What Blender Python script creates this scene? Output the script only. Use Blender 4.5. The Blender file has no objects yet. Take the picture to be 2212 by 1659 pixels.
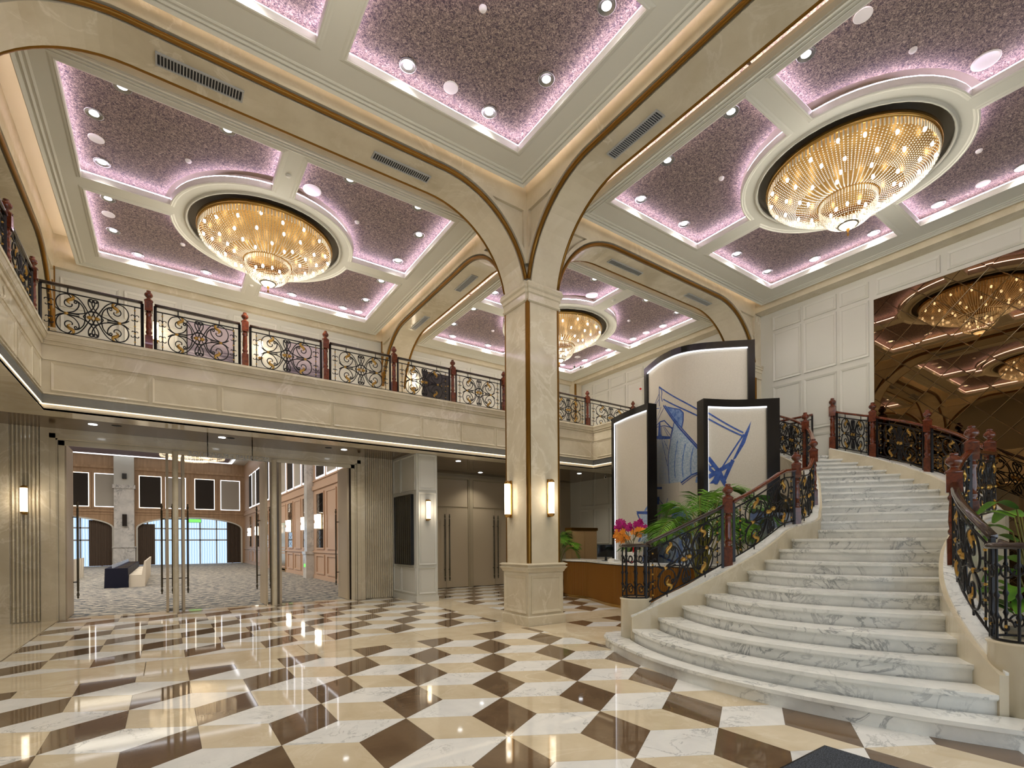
import bpy, bmesh, math, random
from mathutils import Vector as V, Matrix
from mathutils.geometry import tessellate_polygon
random.seed(7)
SC = bpy.context.scene
COL = SC.collection
PI = math.pi
# ------------------------------------------------------------------ camera
FPX, PCX, PCY, EYE, YAW, ROLL = 1085.09, 1118.15, 1172.6, 1.59, math.radians(54.9255), 0.0066165
cam = bpy.data.cameras.new('camera'); camo = bpy.data.objects.new('camera', cam); COL.objects.link(camo)
cam.sensor_fit = 'HORIZONTAL'; cam.sensor_width = 36.0; cam.lens = FPX * 36.0 / 2212.0
cam.shift_x = (1106.0 - PCX) / 2212.0; cam.shift_y = (PCY - 829.5) / 2212.0
cam.clip_start = 0.05; cam.clip_end = 300
camo.matrix_world = (Matrix.Translation((0, 0, EYE)) @ Matrix.Rotation(YAW - PI / 2, 4, 'Z')
                     @ Matrix.Rotation(PI / 2, 4, 'X') @ Matrix.Rotation(-ROLL, 4, 'Z'))
SC.camera = camo
CF = V((math.cos(YAW), math.sin(YAW), 0)); CR = V((math.sin(YAW), -math.cos(YAW), 0))
def px(p):                                     # where a point falls in the frame, to rank pieces by their size in view
    d = V(p) - V((0, 0, EYE)); w = d.dot(CF)
    if w < 0.2: return None
    return PCX + FPX * d.dot(CR) / w, PCY - FPX * d.z / w
# ------------------------------------------------------------------ world and exposure
W = bpy.data.worlds.new('world'); SC.world = W; W.use_nodes = True
W.node_tree.nodes['Background'].inputs[0].default_value = (0.75, 0.85, 1.0, 1)
W.node_tree.nodes['Background'].inputs[1].default_value = 0.6
vs = SC.view_settings
vs.view_transform = 'Standard'; vs.look = 'None'; vs.gamma = 1.0; vs.use_curve_mapping = False
vs.exposure = -0.12
cy = SC.cycles
cy.use_denoising = True
cy.use_adaptive_sampling = True; cy.adaptive_threshold = 0.03
cy.max_bounces = 6; cy.diffuse_bounces = 4; cy.glossy_bounces = 4; cy.transmission_bounces = 4; cy.transparent_max_bounces = 8
cy.sample_clamp_indirect = 4.0; cy.caustics_reflective = False; cy.caustics_refractive = False
cy.use_light_tree = True
# power knobs
P_DOWN, P_CHAN, P_SCONCE, E_COVE, E_PINK, E_LED = 58.0, 150.0, 9.0, 18.0, 22.0, 3.0
WARM = (1.0, 0.84, 0.66); NEUT = (1.0, 0.93, 0.83)
# ------------------------------------------------------------------ mesh helpers
class MB:
    def __init__(s): s.v = []; s.f = []; s.s = []
    def add(s, vs_, fs, smooth=False):
        o = len(s.v); s.v += [tuple(p) for p in vs_]
        for f in fs: s.f.append(tuple(i + o for i in f)); s.s.append(smooth)
        return s
    def box(s, x0, y0, z0, x1, y1, z1):
        return s.add([(x0,y0,z0),(x1,y0,z0),(x1,y1,z0),(x0,y1,z0),(x0,y0,z1),(x1,y0,z1),(x1,y1,z1),(x0,y1,z1)],
                     [(0,3,2,1),(4,5,6,7),(0,1,5,4),(1,2,6,5),(2,3,7,6),(3,0,4,7)])
    def quad(s, a, b, c, d): return s.add([a, b, c, d], [(0, 1, 2, 3)])
    def prism(s, outer, w0, w1, fr, holes=()):      # a flat plate with holes between depths w0 and w1 of the frame fr
        loops = [list(outer)] + [list(h) for h in holes]
        pts = [p for l in loops for p in l]; n = len(pts)
        tris = tessellate_polygon([[V((p[0], p[1], 0)) for p in l] for l in loops])
        vv = [fr(p[0], p[1], w0) for p in pts] + [fr(p[0], p[1], w1) for p in pts]
        ff = [tuple(t) for t in tris] + [tuple(i + n for i in reversed(t)) for t in tris]
        o = 0
        for l in loops:
            m = len(l)
            for i in range(m):
                a, b = o + i, o + (i + 1) % m; ff.append((a, b, b + n, a + n))
            o += m
        return s.add(vv, ff)
    def rect(s, u0, v0, u1, v1, w0, w1, fr):        # plain block in a frame
        return s.add([fr(*p) for p in ((u0,v0,w0),(u1,v0,w0),(u1,v1,w0),(u0,v1,w0),(u0,v0,w1),(u1,v0,w1),(u1,v1,w1),(u0,v1,w1))],
                     [(0,3,2,1),(4,5,6,7),(0,1,5,4),(1,2,6,5),(2,3,7,6),(3,0,4,7)])
    def frame(s, u0, v0, u1, v1, t, w0, w1, fr, t2=None):   # picture-frame moulding, outer edge u0..v1, width t
        a = [(u0,v0),(u1,v0),(u1,v1),(u0,v1)]; b = [(u0+t,v0+t),(u1-t,v0+t),(u1-t,v1-t),(u0+t,v1-t)]
        vv = [fr(p[0],p[1],w0) for p in a] + [fr(p[0],p[1],w1) for p in a] + [fr(p[0],p[1],w1 if t2 is None else t2) for p in b] + [fr(p[0],p[1],w0) for p in b]
        ff = []
        for i in range(4):
            j = (i + 1) % 4
            ff += [(i, j, 4+j, 4+i), (4+i, 4+j, 8+j, 8+i), (8+i, 8+j, 12+j, 12+i)]
        return s.add(vv, ff)
    def tube(s, pts, r, n=5, closed=False, cap=True, smooth=True):
        pts = [V(p) for p in pts]; m = len(pts)
        rs = r if isinstance(r, (list, tuple)) else [r] * m
        vv = []; up = None
        for i, p in enumerate(pts):
            a = pts[i-1] if (i or closed) else p; b = pts[(i+1) % m] if (i < m-1 or closed) else p
            t = (b - a)
            t = t.normalized() if t.length > 1e-9 else V((0,0,1))
            if up is None: up = t.orthogonal().normalized()
            up = up - t * up.dot(t)
            up = up.normalized() if up.length > 1e-6 else t.orthogonal().normalized()
            q = t.cross(up)
            for k in range(n):
                c = 2 * PI * (k + .5) / n; vv.append(p + (up * math.cos(c) + q * math.sin(c)) * rs[i])
        ff = []
        for i in range(m if closed else m - 1):
            j = (i + 1) % m
            for k in range(n): ff.append((i*n+k, i*n+(k+1)%n, j*n+(k+1)%n, j*n+k))
        if cap and not closed:
            ff.append(tuple(range(n-1, -1, -1))); ff.append(tuple((m-1)*n + k for k in range(n)))
        return s.add(vv, ff, smooth)
    def sweep(s, pts, prof, closed=False, upv=(0,0,1), smooth=False):    # profile (side, up) swept along a path
        pts = [V(p) for p in pts]; m = len(pts); n = len(prof); vv = []; U = V(upv)
        for i, p in enumerate(pts):
            if closed: d0 = (p - pts[i-1]); d1 = (pts[(i+1) % m] - p)
            else: d0 = (p - pts[i-1]) if i else (pts[1] - p); d1 = (pts[i+1] - p) if i < m-1 else d0
            a = (d0 - U * d0.dot(U)); b = (d1 - U * d1.dot(U))
            a = a.normalized() if a.length > 1e-9 else b.normalized(); b = b.normalized() if b.length > 1e-9 else a
            t = (a + b).normalized() if (a + b).length > 1e-6 else a
            k = 1.0 / max(.4, t.dot(a)); side = t.cross(U) * k
            for (x, y) in prof: vv.append(p + side * x + U * y)
        ff = []
        for i in range(m if closed else m - 1):
            j = (i + 1) % m
            for k in range(n): ff.append((i*n+k, i*n+(k+1)%n, j*n+(k+1)%n, j*n+k))
        if not closed: ff += [tuple(range(n-1,-1,-1)), tuple((m-1)*n+k for k in range(n))]
        return s.add(vv, ff, smooth)
    def lathe(s, prof, c=(0,0,0), n=16, smooth=True, a0=0., a1=2*PI):
        full = abs(a1 - a0 - 2*PI) < 1e-6; m = n if full else n + 1; k = len(prof); vv = []
        for i in range(m):
            a = a0 + (a1 - a0) * i / n
            for r, z in prof: vv.append((c[0] + r*math.cos(a), c[1] + r*math.sin(a), c[2] + z))
        ff = []
        for i in range(n):
            j = (i + 1) % m
            for q in range(k-1): ff.append((i*k+q, j*k+q, j*k+q+1, i*k+q+1))
        return s.add(vv, ff, smooth)
    def ball(s, c, r, n=8, sz=1.0):
        return s.lathe([(max(1e-4, r*math.sin(PI*i/(n//2+1))), -r*sz*math.cos(PI*i/(n//2+1))) for i in range(n//2+2)], c, n)
    def octa(s, c, r, h=None):
        x, y, z = c; h = h or r
        return s.add([(x+r,y,z),(x,y+r,z),(x-r,y,z),(x,y-r,z),(x,y,z+h),(x,y,z-h)],
                     [(0,1,4),(1,2,4),(2,3,4),(3,0,4),(1,0,5),(2,1,5),(3,2,5),(0,3,5)])
    def sub(s, o, M=None):
        return s.add([(M @ V(p)) if M else p for p in o.v], o.f, False) if False else s._sub(o, M)
    def _sub(s, o, M):
        k = len(s.v); s.v += [tuple(M @ V(p)) if M else p for p in o.v]
        s.f += [tuple(i + k for i in f) for f in o.f]; s.s += o.s; return s
    def mesh(s, name, mats):
        me = bpy.data.meshes.new(name); me.from_pydata([tuple(p) for p in s.v], [], s.f)
        me.polygons.foreach_set('use_smooth', s.s)
        for m in (mats if isinstance(mats, (list, tuple)) else [mats]): me.materials.append(m)
        bm = bmesh.new(); bm.from_mesh(me); bmesh.ops.recalc_face_normals(bm, faces=bm.faces); bm.to_mesh(me); bm.free()
        me.update(); return me
def tag(o, label=None, cat=None, group=None, kind=None):
    if label: o['label'] = label
    if cat: o['category'] = cat
    if group: o['group'] = group
    if kind: o['kind'] = kind
    return o
def setp(o, p):
    o.parent = p; o.matrix_parent_inverse = p.matrix_basis.inverted() if p.parent is None else (p.parent.matrix_basis @ p.matrix_parent_inverse @ p.matrix_basis).inverted()
def O(name, mb, mat, parent=None, label=None, cat=None, group=None, kind=None):
    me = mb if isinstance(mb, bpy.types.Mesh) else mb.mesh(name, mat)
    o = bpy.data.objects.new(name, me); COL.objects.link(o)
    if parent: setp(o, parent)
    return tag(o, label, cat, group, kind)
def T(name, loc, label=None, cat=None, group=None, kind=None):          # a thing: Empty at its base
    o = bpy.data.objects.new(name, None); o.empty_display_size = .1; COL.objects.link(o); o.location = loc
    return tag(o, label, cat, group, kind)
def inst(name, me, loc, parent=None, rot=None):                          # one more object on shared mesh data
    o = bpy.data.objects.new(name, me); COL.objects.link(o); o.location = loc
    if rot: o.rotation_euler = rot
    if parent: setp(o, parent)
    return o
def dup(root, loc, rz=None, label=None, group=None):
    def cp(o, par):
        c = o.copy(); COL.objects.link(c)
        if par: c.parent = par
        for ch in o.children: cp(ch, c)
        return c
    r = cp(root, None); r.location = loc
    if rz is not None: r.rotation_euler = (0, 0, rz)
    if label: r['label'] = label
    if group: r['group'] = group
    return r
def lamp(kind, loc, power, color=NEUT, size=.06, rot=None, spot=None, blend=.8, name='lamp_light', sy=None):
    l = bpy.data.lights.new(name, kind); l.energy = power; l.color = color
    if kind in ('POINT', 'SPOT'): l.shadow_soft_size = size
    if kind == 'SPOT': l.spot_size = spot; l.spot_blend = blend
    if kind == 'AREA':
        l.size = size
        if sy: l.shape = 'RECTANGLE'; l.size_y = sy
    o = bpy.data.objects.new(name, l); COL.objects.link(o); o.location = loc
    o.visible_glossy = False                     # the lit lamp faces themselves are what polished surfaces mirror
    if rot: o.rotation_euler = rot
    return o
FY = lambda Y: (lambda u, v, w: (u, Y - w, v))      # wall facing -Y (towards the camera side)
FYB = lambda Y: (lambda u, v, w: (u, Y + w, v))
FX = lambda X: (lambda u, v, w: (X - w, u, v))      # wall facing -X
FXP = lambda X: (lambda u, v, w: (X + w, u, v))     # wall facing +X
FZ = lambda Z: (lambda u, v, w: (u, v, Z + w))
def R4(u0, v0, u1, v1): return [(u0, v0), (u1, v0), (u1, v1), (u0, v1)]
def arc(cx, cy, r, a0, a1, n): return [(cx + r*math.cos(a0+(a1-a0)*i/n), cy + r*math.sin(a0+(a1-a0)*i/n)) for i in range(n+1)]
def crom(P, n=6, closed=False):                     # smooth curve through points
    P = [V(p) for p in P]; out = []; m = len(P)
    for i in range(m if closed else m - 1):
        p0 = P[i-1] if (i or closed) else P[0]; p1 = P[i]; p2 = P[(i+1) % m]; p3 = P[(i+2) % m] if (closed or i+2 < m) else P[-1]
        for k in range(n):
            t = k / n; out.append(.5*((2*p1) + (p2-p0)*t + (2*p0-5*p1+4*p2-p3)*t*t + (3*p1-p0-3*p2+p3)*t**3))
    if not closed: out.append(P[-1])
    return out
# ------------------------------------------------------------------ materials
def srgb(r, g, b):
    f = lambda c: (c/255/12.92) if c <= 10 else ((c/255+.055)/1.055)**2.4
    return (f(r), f(g), f(b), 1)
def M0(name, col, rough=.5, metal=0., spec=.5, emit=None, estr=0., coat=0., trans=0., alpha=1.):
    m = bpy.data.materials.new(name); m.use_nodes = True; b = m.node_tree.nodes['Principled BSDF']
    b.inputs['Base Color'].default_value = col; b.inputs['Roughness'].default_value = rough; b.inputs['Metallic'].default_value = metal
    b.inputs['Specular IOR Level'].default_value = spec; b.inputs['Coat Weight'].default_value = coat
    b.inputs['Transmission Weight'].default_value = trans; b.inputs['Alpha'].default_value = alpha
    if emit: b.inputs['Emission Color'].default_value = emit; b.inputs['Emission Strength'].default_value = estr
    return m
def nodes(m): return m.node_tree.nodes, m.node_tree.links, m.node_tree.nodes['Principled BSDF']
def coords(m, scale=1., rnd=True):                  # object coordinates, shifted per object so alike pieces differ
    N, L, b = nodes(m); tc = N.new('ShaderNodeTexCoord'); out = tc.outputs['Object']
    if rnd:
        oi = N.new('ShaderNodeObjectInfo'); mul = N.new('ShaderNodeMath'); mul.operation = 'MULTIPLY'; mul.inputs[1].default_value = 37.0
        L.new(oi.outputs['Random'], mul.inputs[0]); ad = N.new('ShaderNodeVectorMath'); ad.operation = 'ADD'
        L.new(out, ad.inputs[0]); L.new(mul.outputs[0], ad.inputs[1]); out = ad.outputs[0]
    if scale != 1.:
        sc = N.new('ShaderNodeVectorMath'); sc.operation = 'SCALE'; sc.inputs['Scale'].default_value = scale
        L.new(out, sc.inputs[0]); out = sc.outputs[0]
    return out
def noise(m, vec, scale, detail=4, rough=.55, dist=0.):
    N, L, b = nodes(m); n = N.new('ShaderNodeTexNoise'); n.inputs['Scale'].default_value = scale; n.inputs['Detail'].default_value = detail
    n.inputs['Roughness'].default_value = rough; n.inputs['Distortion'].default_value = dist; L.new(vec, n.inputs['Vector']); return n
def ramp(m, fac, stops):
    N, L, b = nodes(m); r = N.new('ShaderNodeValToRGB'); L.new(fac, r.inputs[0]); e = r.color_ramp.elements
    while len(e) < len(stops): e.new(.5)
    for i, (p, c) in enumerate(stops): e[i].position = p; e[i].color = c
    return r
def mixc(m, fac, a, b_, mode='MIX'):
    N, L, b = nodes(m); x = N.new('ShaderNodeMix'); x.data_type = 'RGBA'; x.blend_type = mode
    if isinstance(fac, float): x.inputs[0].default_value = fac
    else: L.new(fac, x.inputs[0])
    for k, s_ in ((6, a), (7, b_)):
        if isinstance(s_, tuple): x.inputs[k].default_value = s_
        else: L.new(s_, x.inputs[k])
    return x.outputs[2]
def marble(name, base, dark, vein, scale=1., rough=.1, veinw=.035, veins=1.0, rnd=True, coat=0.):
    m = M0(name, base, rough, coat=coat); N, L, b = nodes(m); c = coords(m, scale, rnd)
    n1 = noise(m, c, 1.6, 5, .6, .4); r1 = ramp(m, n1.outputs['Fac'], [(.3, dark), (.62, base)])
    n2 = noise(m, c, 1.1, 7, .62, 1.3)
    r2 = ramp(m, n2.outputs['Fac'], [(.5-veinw, (0,0,0,1)), (.5, (veins,veins,veins,1)), (.5+veinw, (0,0,0,1))])
    n3 = noise(m, c, .7, 2); r3 = ramp(m, n3.outputs['Fac'], [(.42, (0,0,0,1)), (.62, (1,1,1,1))])
    f = mixc(m, 1., r2.outputs[0], r3.outputs[0], 'MULTIPLY')
    L.new(mixc(m, f, r1.outputs[0], vein), b.inputs['Base Color']); return m
MAT = {}
MAT['beige'] = marble('beige_marble_cladding', srgb(208,198,174), srgb(190,178,152), srgb(226,218,200), .8, .09, .03, .6, rnd=False)
MAT['beige_floor'] = marble('beige_marble_floor', srgb(212,198,170), srgb(198,182,152), srgb(228,218,196), 1.2, .045, .03, .5)
MAT['white_floor'] = marble('white_marble_floor', srgb(232,231,226), srgb(220,220,216), srgb(150,152,152), 2.2, .045, .02, .75)
MAT['brown_floor'] = marble('brown_marble_floor', srgb(112,92,70), srgb(94,76,58), srgb(138,116,92), 1.4, .04, .02, .35)
MAT['stair'] = marble('white_marble_stair', srgb(232,232,226), srgb(216,217,212), srgb(128,132,134), 2.0, .16, .03, .8)
MAT['grout'] = M0('grout', srgb(120,105,80), .6)
MAT['white'] = M0('white_paint', srgb(216,214,202), .45)
MAT['panelwhite'] = M0('white_panel_paint', srgb(206,204,192), .42)
MAT['greywhite'] = M0('grey_white_lacquer', srgb(198,198,190), .3)
MAT['covepaint'] = M0('cove_paint', srgb(236,226,208), .6)
MAT['bronze'] = M0('bronze_strip', srgb(136,98,40), .28, .85)
MAT['brass'] = M0('brass', srgb(190,150,84), .22, .95)
MAT['iron'] = M0('black_iron', srgb(34,34,36), .3, .5)
MAT['gold'] = M0('gold_leaf_metal', srgb(196,158,84), .32, .9)
MAT['mahog'] = M0('mahogany', srgb(86,36,18), .16, coat=.6)
_m = MAT['mahog']; N, L, b = nodes(_m); _c = coords(_m, 1.); _n = noise(_m, _c, 9, 3, .6, 2.); L.new(ramp(_m, _n.outputs['Fac'], [(.3, srgb(64,24,12)), (.7, srgb(110,50,26))]).outputs[0], b.inputs['Base Color'])
MAT['darkrail'] = M0('dark_handrail', srgb(46,34,28), .14, coat=.7)
MAT['darkceil'] = M0('brown_soffit', srgb(104,86,64), .12)
MAT['door'] = M0('beige_door_leaf', srgb(186,170,144), .42)
MAT['doordark'] = M0('door_gap', srgb(52,44,36), .5)
MAT['handle'] = M0('gunmetal_handle', srgb(92,88,78), .25, .9)
MAT['black'] = M0('black_lacquer', srgb(22,21,22), .22)
MAT['screen'] = M0('screen_black', srgb(14,15,17), .06)
MAT['chrome'] = M0('satin_metal', srgb(160,160,158), .25, .9)
MAT['ventwhite'] = M0('grille_metal', srgb(176,178,178), .4, .3)
MAT['ventdark'] = M0('grille_dark', srgb(26,28,32), .6)
MAT['plastic'] = M0('white_plastic', srgb(226,224,216), .4)
def emis(name, col, st):
    m = bpy.data.materials.new(name); m.use_nodes = True; nt = m.node_tree; nt.nodes.clear()
    e = nt.nodes.new('ShaderNodeEmission'); e.inputs[0].default_value = col if len(col) == 4 else (*col, 1); e.inputs[1].default_value = st
    o = nt.nodes.new('ShaderNodeOutputMaterial'); nt.links.new(e.outputs[0], o.inputs[0]); return m
MAT['bulb'] = emis('lamp_glow', (1., .93, .82), 30.)
MAT['dnbulb'] = emis('downlight_glow', (.94, .97, 1.), 9.)
MAT['cove'] = emis('warm_cove_led', (1., .80, .62), E_COVE)
MAT['coveslim'] = emis('warm_ledge_led', (1., .80, .52), 3.2)
MAT['pink'] = emis('pink_cove_led', (.93, .74, 1.), E_PINK)
MAT['led'] = emis('white_led_line', (.95, .95, 1.), E_LED)
MAT['ledwarm'] = emis('warm_led_line', (1., .90, .76), 3.0)
# patterned wallpaper of the coffers
m = MAT['paper'] = M0('coffer_wallpaper', srgb(110,95,92), .7); N, L, b = nodes(m); c = coords(m, 1., False)
vo = N.new('ShaderNodeTexVoronoi'); vo.inputs['Scale'].default_value = 13.; L.new(c, vo.inputs['Vector'])
n1 = noise(m, c, 34, 3, .7, 1.5)
r1 = ramp(m, n1.outputs['Fac'], [(.40, srgb(66,56,66)), (.52, srgb(128,112,106)), (.66, srgb(186,166,150))])
r2 = ramp(m, vo.outputs['Distance'], [(.06, srgb(44,38,56)), (.2, (1,1,1,1))])
L.new(mixc(m, .8, r1.outputs[0], r2.outputs[0], 'MULTIPLY'), b.inputs['Base Color'])

# ================================================================== FLOOR
LA = 1.0389; LB = LA * math.sqrt(3) / 2
def clip(poly, x0, y0, x1, y1):
    for ax, lim, sg in ((0, x0, 1), (0, x1, -1), (1, y0, 1), (1, y1, -1)):
        out = []
        for i, p in enumerate(poly):
            q = poly[i-1]; dp = (p[ax]-lim)*sg; dq = (q[ax]-lim)*sg
            if (dp >= 0) != (dq >= 0):
                t = dq / (dq - dp); out.append((q[0]+(p[0]-q[0])*t, q[1]+(p[1]-q[1])*t))
            if dp >= 0: out.append(p)
        poly = out
        if len(poly) < 3: return []
    return poly
def area(P): return .5 * sum(P[i-1][0]*P[i][1] - P[i][0]*P[i-1][1] for i in range(len(P)))
FLOOR = O('floor', MB().box(-6.2, -3.6, -.06, 14.1, 16.2, -.016), MAT['grout'], kind='structure', label='polished marble lobby floor', cat='floor')
tiles = []                                          # (pixels, polygon, colour, full, centre)
def lattice(ox, oy, x0, y0, x1, y1):
    a1 = V((LA, 0)); a2 = V((LA/2, LB)); th = LB / 3
    for j in range(int((y0-oy)/LB) - 2, int((y1-oy)/LB) + 3):
        for i in range(int((x0-ox-j*LA/2)/LA) - 2, int((x1-ox-j*LA/2)/LA) + 3):
            p = V((ox + i*LA + j*LA/2, oy + j*LB))
            up = p + V((LA/2, th)); dn = p + V((LA/2, -th)); lf = p + V((0, 2*th)) ; 
            for col, P in (('white_floor', [p, dn, p+a1, up]), ('brown_floor', [p, up, p+a2, lf]), ('beige_floor', [p+a1, p+a1+V((0, 2*th)), p+a2, up])):
                P = [(q.x, q.y) for q in P]; C = clip(P, x0, y0, x1, y1)
                if len(C) < 3 or abs(area(C)) < .004: continue
                S = [px((q[0], q[1], 0)) for q in C]; A = 0
                if all(S):
                    S = clip(S, 0, 0, 2212, 1659); A = abs(area(S)) if len(S) > 2 else 0
                tiles.append((A, C, col, abs(area(C)) > .999*abs(area(P)), (sum(q[0] for q in P)/4, sum(q[1] for q in P)/4)))
for a in ((4.3833, 5.2307, -1.86, -1.2, 5.56, 7.645), (3.864, 11.2516, -1.86, 8.535, 5.56, 14.42), (7.033, 12.139, 6.535, 8.535, 13.98, 16.04), (4.3833, 5.2307, 6.535, 3.5, 13.98, 7.645)): lattice(*a)
tiles.sort(key=lambda t: -t[0])
TW = {}; rest = {}
SHORT = {'white_floor': 'white_floor_tile', 'brown_floor': 'brown_floor_tile', 'beige_floor': 'beige_floor_tile'}
def tilemesh(C, c, z0=-.016, z1=0.):
    g = [(c[0]+(q[0]-c[0])*.9955, c[1]+(q[1]-c[1])*.9955) for q in C]
    n = len(g); return MB().add([(q[0]-c[0], q[1]-c[1], z0) for q in g] + [(q[0]-c[0], q[1]-c[1], z1) for q in g],
        [tuple(range(n, 2*n))] + [(i, (i+1) % n, n+(i+1) % n, n+i) for i in range(n)])
for k, (A, C, col, full, c) in enumerate(tiles):
    if k < 300 and A > 60:
        if full:
            if col not in TW: TW[col] = tilemesh(C, c).mesh(SHORT[col], MAT[col])
            inst(SHORT[col], TW[col], (c[0], c[1], 0), FLOOR)
        else:
            cc = (sum(q[0] for q in C)/len(C), sum(q[1] for q in C)/len(C)); inst(SHORT[col], tilemesh(C, cc).mesh(SHORT[col], MAT[col]), (cc[0], cc[1], 0), FLOOR)
    else:
        cc = (sum(q[0] for q in C)/len(C), sum(q[1] for q in C)/len(C)); mbt = tilemesh(C, cc)
        rest.setdefault(col, MB())._sub(mbt, Matrix.Translation((cc[0], cc[1], 0)))
for col, mb in rest.items(): O('far_' + SHORT[col] + 's', mb, MAT[col], FLOOR, kind='stuff')
def slabs(x0, y0, x1, y1, along, step):
    L_ = (x1-x0) if along == 'x' else (y1-y0); n = max(1, round(L_/step)); d = L_/n
    for i in range(n):
        r = (x0+i*d, y0, x0+(i+1)*d, y1) if along == 'x' else (x0, y0+i*d, x1, y0+(i+1)*d)
        c = ((r[0]+r[2])/2, (r[1]+r[3])/2); inst('border_slab', tilemesh(R4(*r), c).mesh('border_slab', MAT['beige_floor']), (c[0], c[1], 0), FLOOR)
slabs(-6, 7.65, 5.56, 8.53, 'x', 1.9); slabs(6.535, 7.65, 13.98, 8.53, 'x', 1.9); slabs(5.565, 7.65, 6.53, 8.53, 'x', 1)
slabs(5.565, -1.2, 6.53, 7.645, 'y', 1.8); slabs(5.565, 8.535, 6.53, 16.0, 'y', 1.9)
slabs(-6, -1.2, -1.865, 7.645, 'y', 2.2); slabs(-6, 8.535, -1.865, 14.42, 'y', 2.0); slabs(-6, -3.5, 13.98, -1.205, 'x', 2.5); slabs(6.535, -1.2, 13.98, 3.495, 'x', 1.9)
O('threshold', MB().box(-1.83, 14.42, -.016, 4.36, 14.74, .002), MAT['beige_floor'], FLOOR)
# ================================================================== COLUMNS AND BEAMS
ZS, ZT, RAD, ZSP = 8.0, 8.76, 1.7, 6.3
def notched(cx, cy, h, k):
    return [(cx-h+k,cy-h),(cx+h-k,cy-h),(cx+h-k,cy-h+k),(cx+h,cy-h+k),(cx+h,cy+h-k),(cx+h-k,cy+h-k),(cx+h-k,cy+h),(cx-h+k,cy+h),(cx-h+k,cy+h-k),(cx-h,cy+h-k),(cx-h,cy-h+k),(cx-h+k,cy-h+k)]
CORN = ((-1,-1),(1,-1),(1,1),(-1,1))
def column(cx, cy, label, clipx=None):
    t = T('marble_column', (cx, cy, 0), label, 'column')
    h = .40
    O('shaft', MB().prism(notched(cx, cy, h, .07), 1.19, 6.25, FZ(0)).prism(notched(cx, cy, h-.004, .07), 6.5, ZT, FZ(0)), MAT['beige'], t)
    for sx, sy in CORN:
        O('bronze_strip', MB().lathe([(.05, 1.19), (.05, 6.25)], (cx+sx*(h-.045), cy+sy*(h-.045), 0), 10), MAT['bronze'], t)
    sq = lambda r: [(cx-r,cy-r),(cx+r,cy-r),(cx+r,cy+r),(cx-r,cy+r)]
    def stack(name, levels, notch=0):
        mb = MB()
        for (r0, z0), (r1, z1) in zip(levels, levels[1:]):
            a, b_ = (notched(cx, cy, r0, notch), notched(cx, cy, r1, notch)) if notch else (sq(r0), sq(r1)); n = len(a)
            mb.add([(p[0],p[1],z0) for p in a] + [(p[0],p[1],z1) for p in b_], [(i,(i+1)%n,n+(i+1)%n,n+i) for i in range(n)])
        r, z = levels[-1]; a = notched(cx, cy, r, notch) if notch else sq(r)
        mb.prism(a, z-.001, z, FZ(0)); r, z = levels[0]; a = notched(cx, cy, r, notch) if notch else sq(r); mb.prism(a, z, z+.001, FZ(0))
        return O(name, mb, MAT['beige'], t)
    stack('capital', [(.41,6.2),(.435,6.22),(.435,6.25),(.42,6.26),(.42,6.36),(.44,6.38),(.445,6.44),(.47,6.47),(.48,6.52),(.465,6.54),(.465,6.57)], .05)
    stack('base_plinth', [(.46,0),(.46,.165),(.45,.17),(.44,.185)])
    stack('pedestal_cap', [(.435,1.02),(.445,1.03),(.455,1.06),(.485,1.10),(.49,1.115),(.465,1.12),(.465,1.155),(.49,1.16),(.49,1.175),(.44,1.195)])
    O('pedestal', MB().prism(sq(.425), .18, 1.03, FZ(0)), MAT['beige'], t)
    for fr in (FY(cy-.425), FYB(cy+.425), FX(cx-.425), FXP(cx+.425)):
        c0 = cx if fr in () else None
    for k, fr in enumerate((FY(cy-.425), FX(cx-.425), FYB(cy+.425), FXP(cx+.425))):
        c0 = cx if k % 2 == 0 else cy
        O('pedestal_moulding', MB().frame(c0-.37, .235, c0+.37, .955, .05, 0, .02, fr, .006), MAT['beige'], t)
    return t
column(6.07, 8.11, 'square beige marble column with bronze corner strips and two lit sconces, in the middle of the lobby')
column(-2.45, 8.11, 'square beige marble column standing under the balcony left of the view')
def side_poly(s0, s1, a0, a1, r, zs, tri):                   # the face of a beam between two supports
    P = [(s0, ZT)]
    if a0: P += [(s0 + RAD - r*math.cos(a), ZSP + r*math.sin(a)) for a in [k*PI/2/18 for k in range(19)] if s0 + RAD - r*math.cos(a) >= s0 - 1e-6]
    else: P += [(s0, zs)]
    if a0 and r > RAD: P.insert(1, (s0, P[1][1]))
    Q = []
    if a1: Q = [(s1 - RAD + r*math.cos(a), ZSP + r*math.sin(a)) for a in [k*PI/2/18 for k in range(18, -1, -1)] if s1 - RAD + r*math.cos(a) <= s1 + 1e-6]
    else: Q = [(s1, zs)]
    if a1 and r > RAD: Q.append((s1, Q[-1][1]))
    P += Q + [(s1, ZT)]
    H = []
    if tri:
        for on, s, sg in ((a0, s0, 1), (a1, s1, -1)):
            if not on: continue
            c = s + sg*RAD; A0 = math.atan2(.87, 1.635); A1 = math.atan2(1.6, .93)
            H.append([(s+sg*.065, 7.9)] + [(c - sg*1.86*math.cos(A1+(A0-A1)*k/8), ZSP + 1.86*math.sin(A1+(A0-A1)*k/8)) for k in range(9)])
    return P, H
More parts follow.
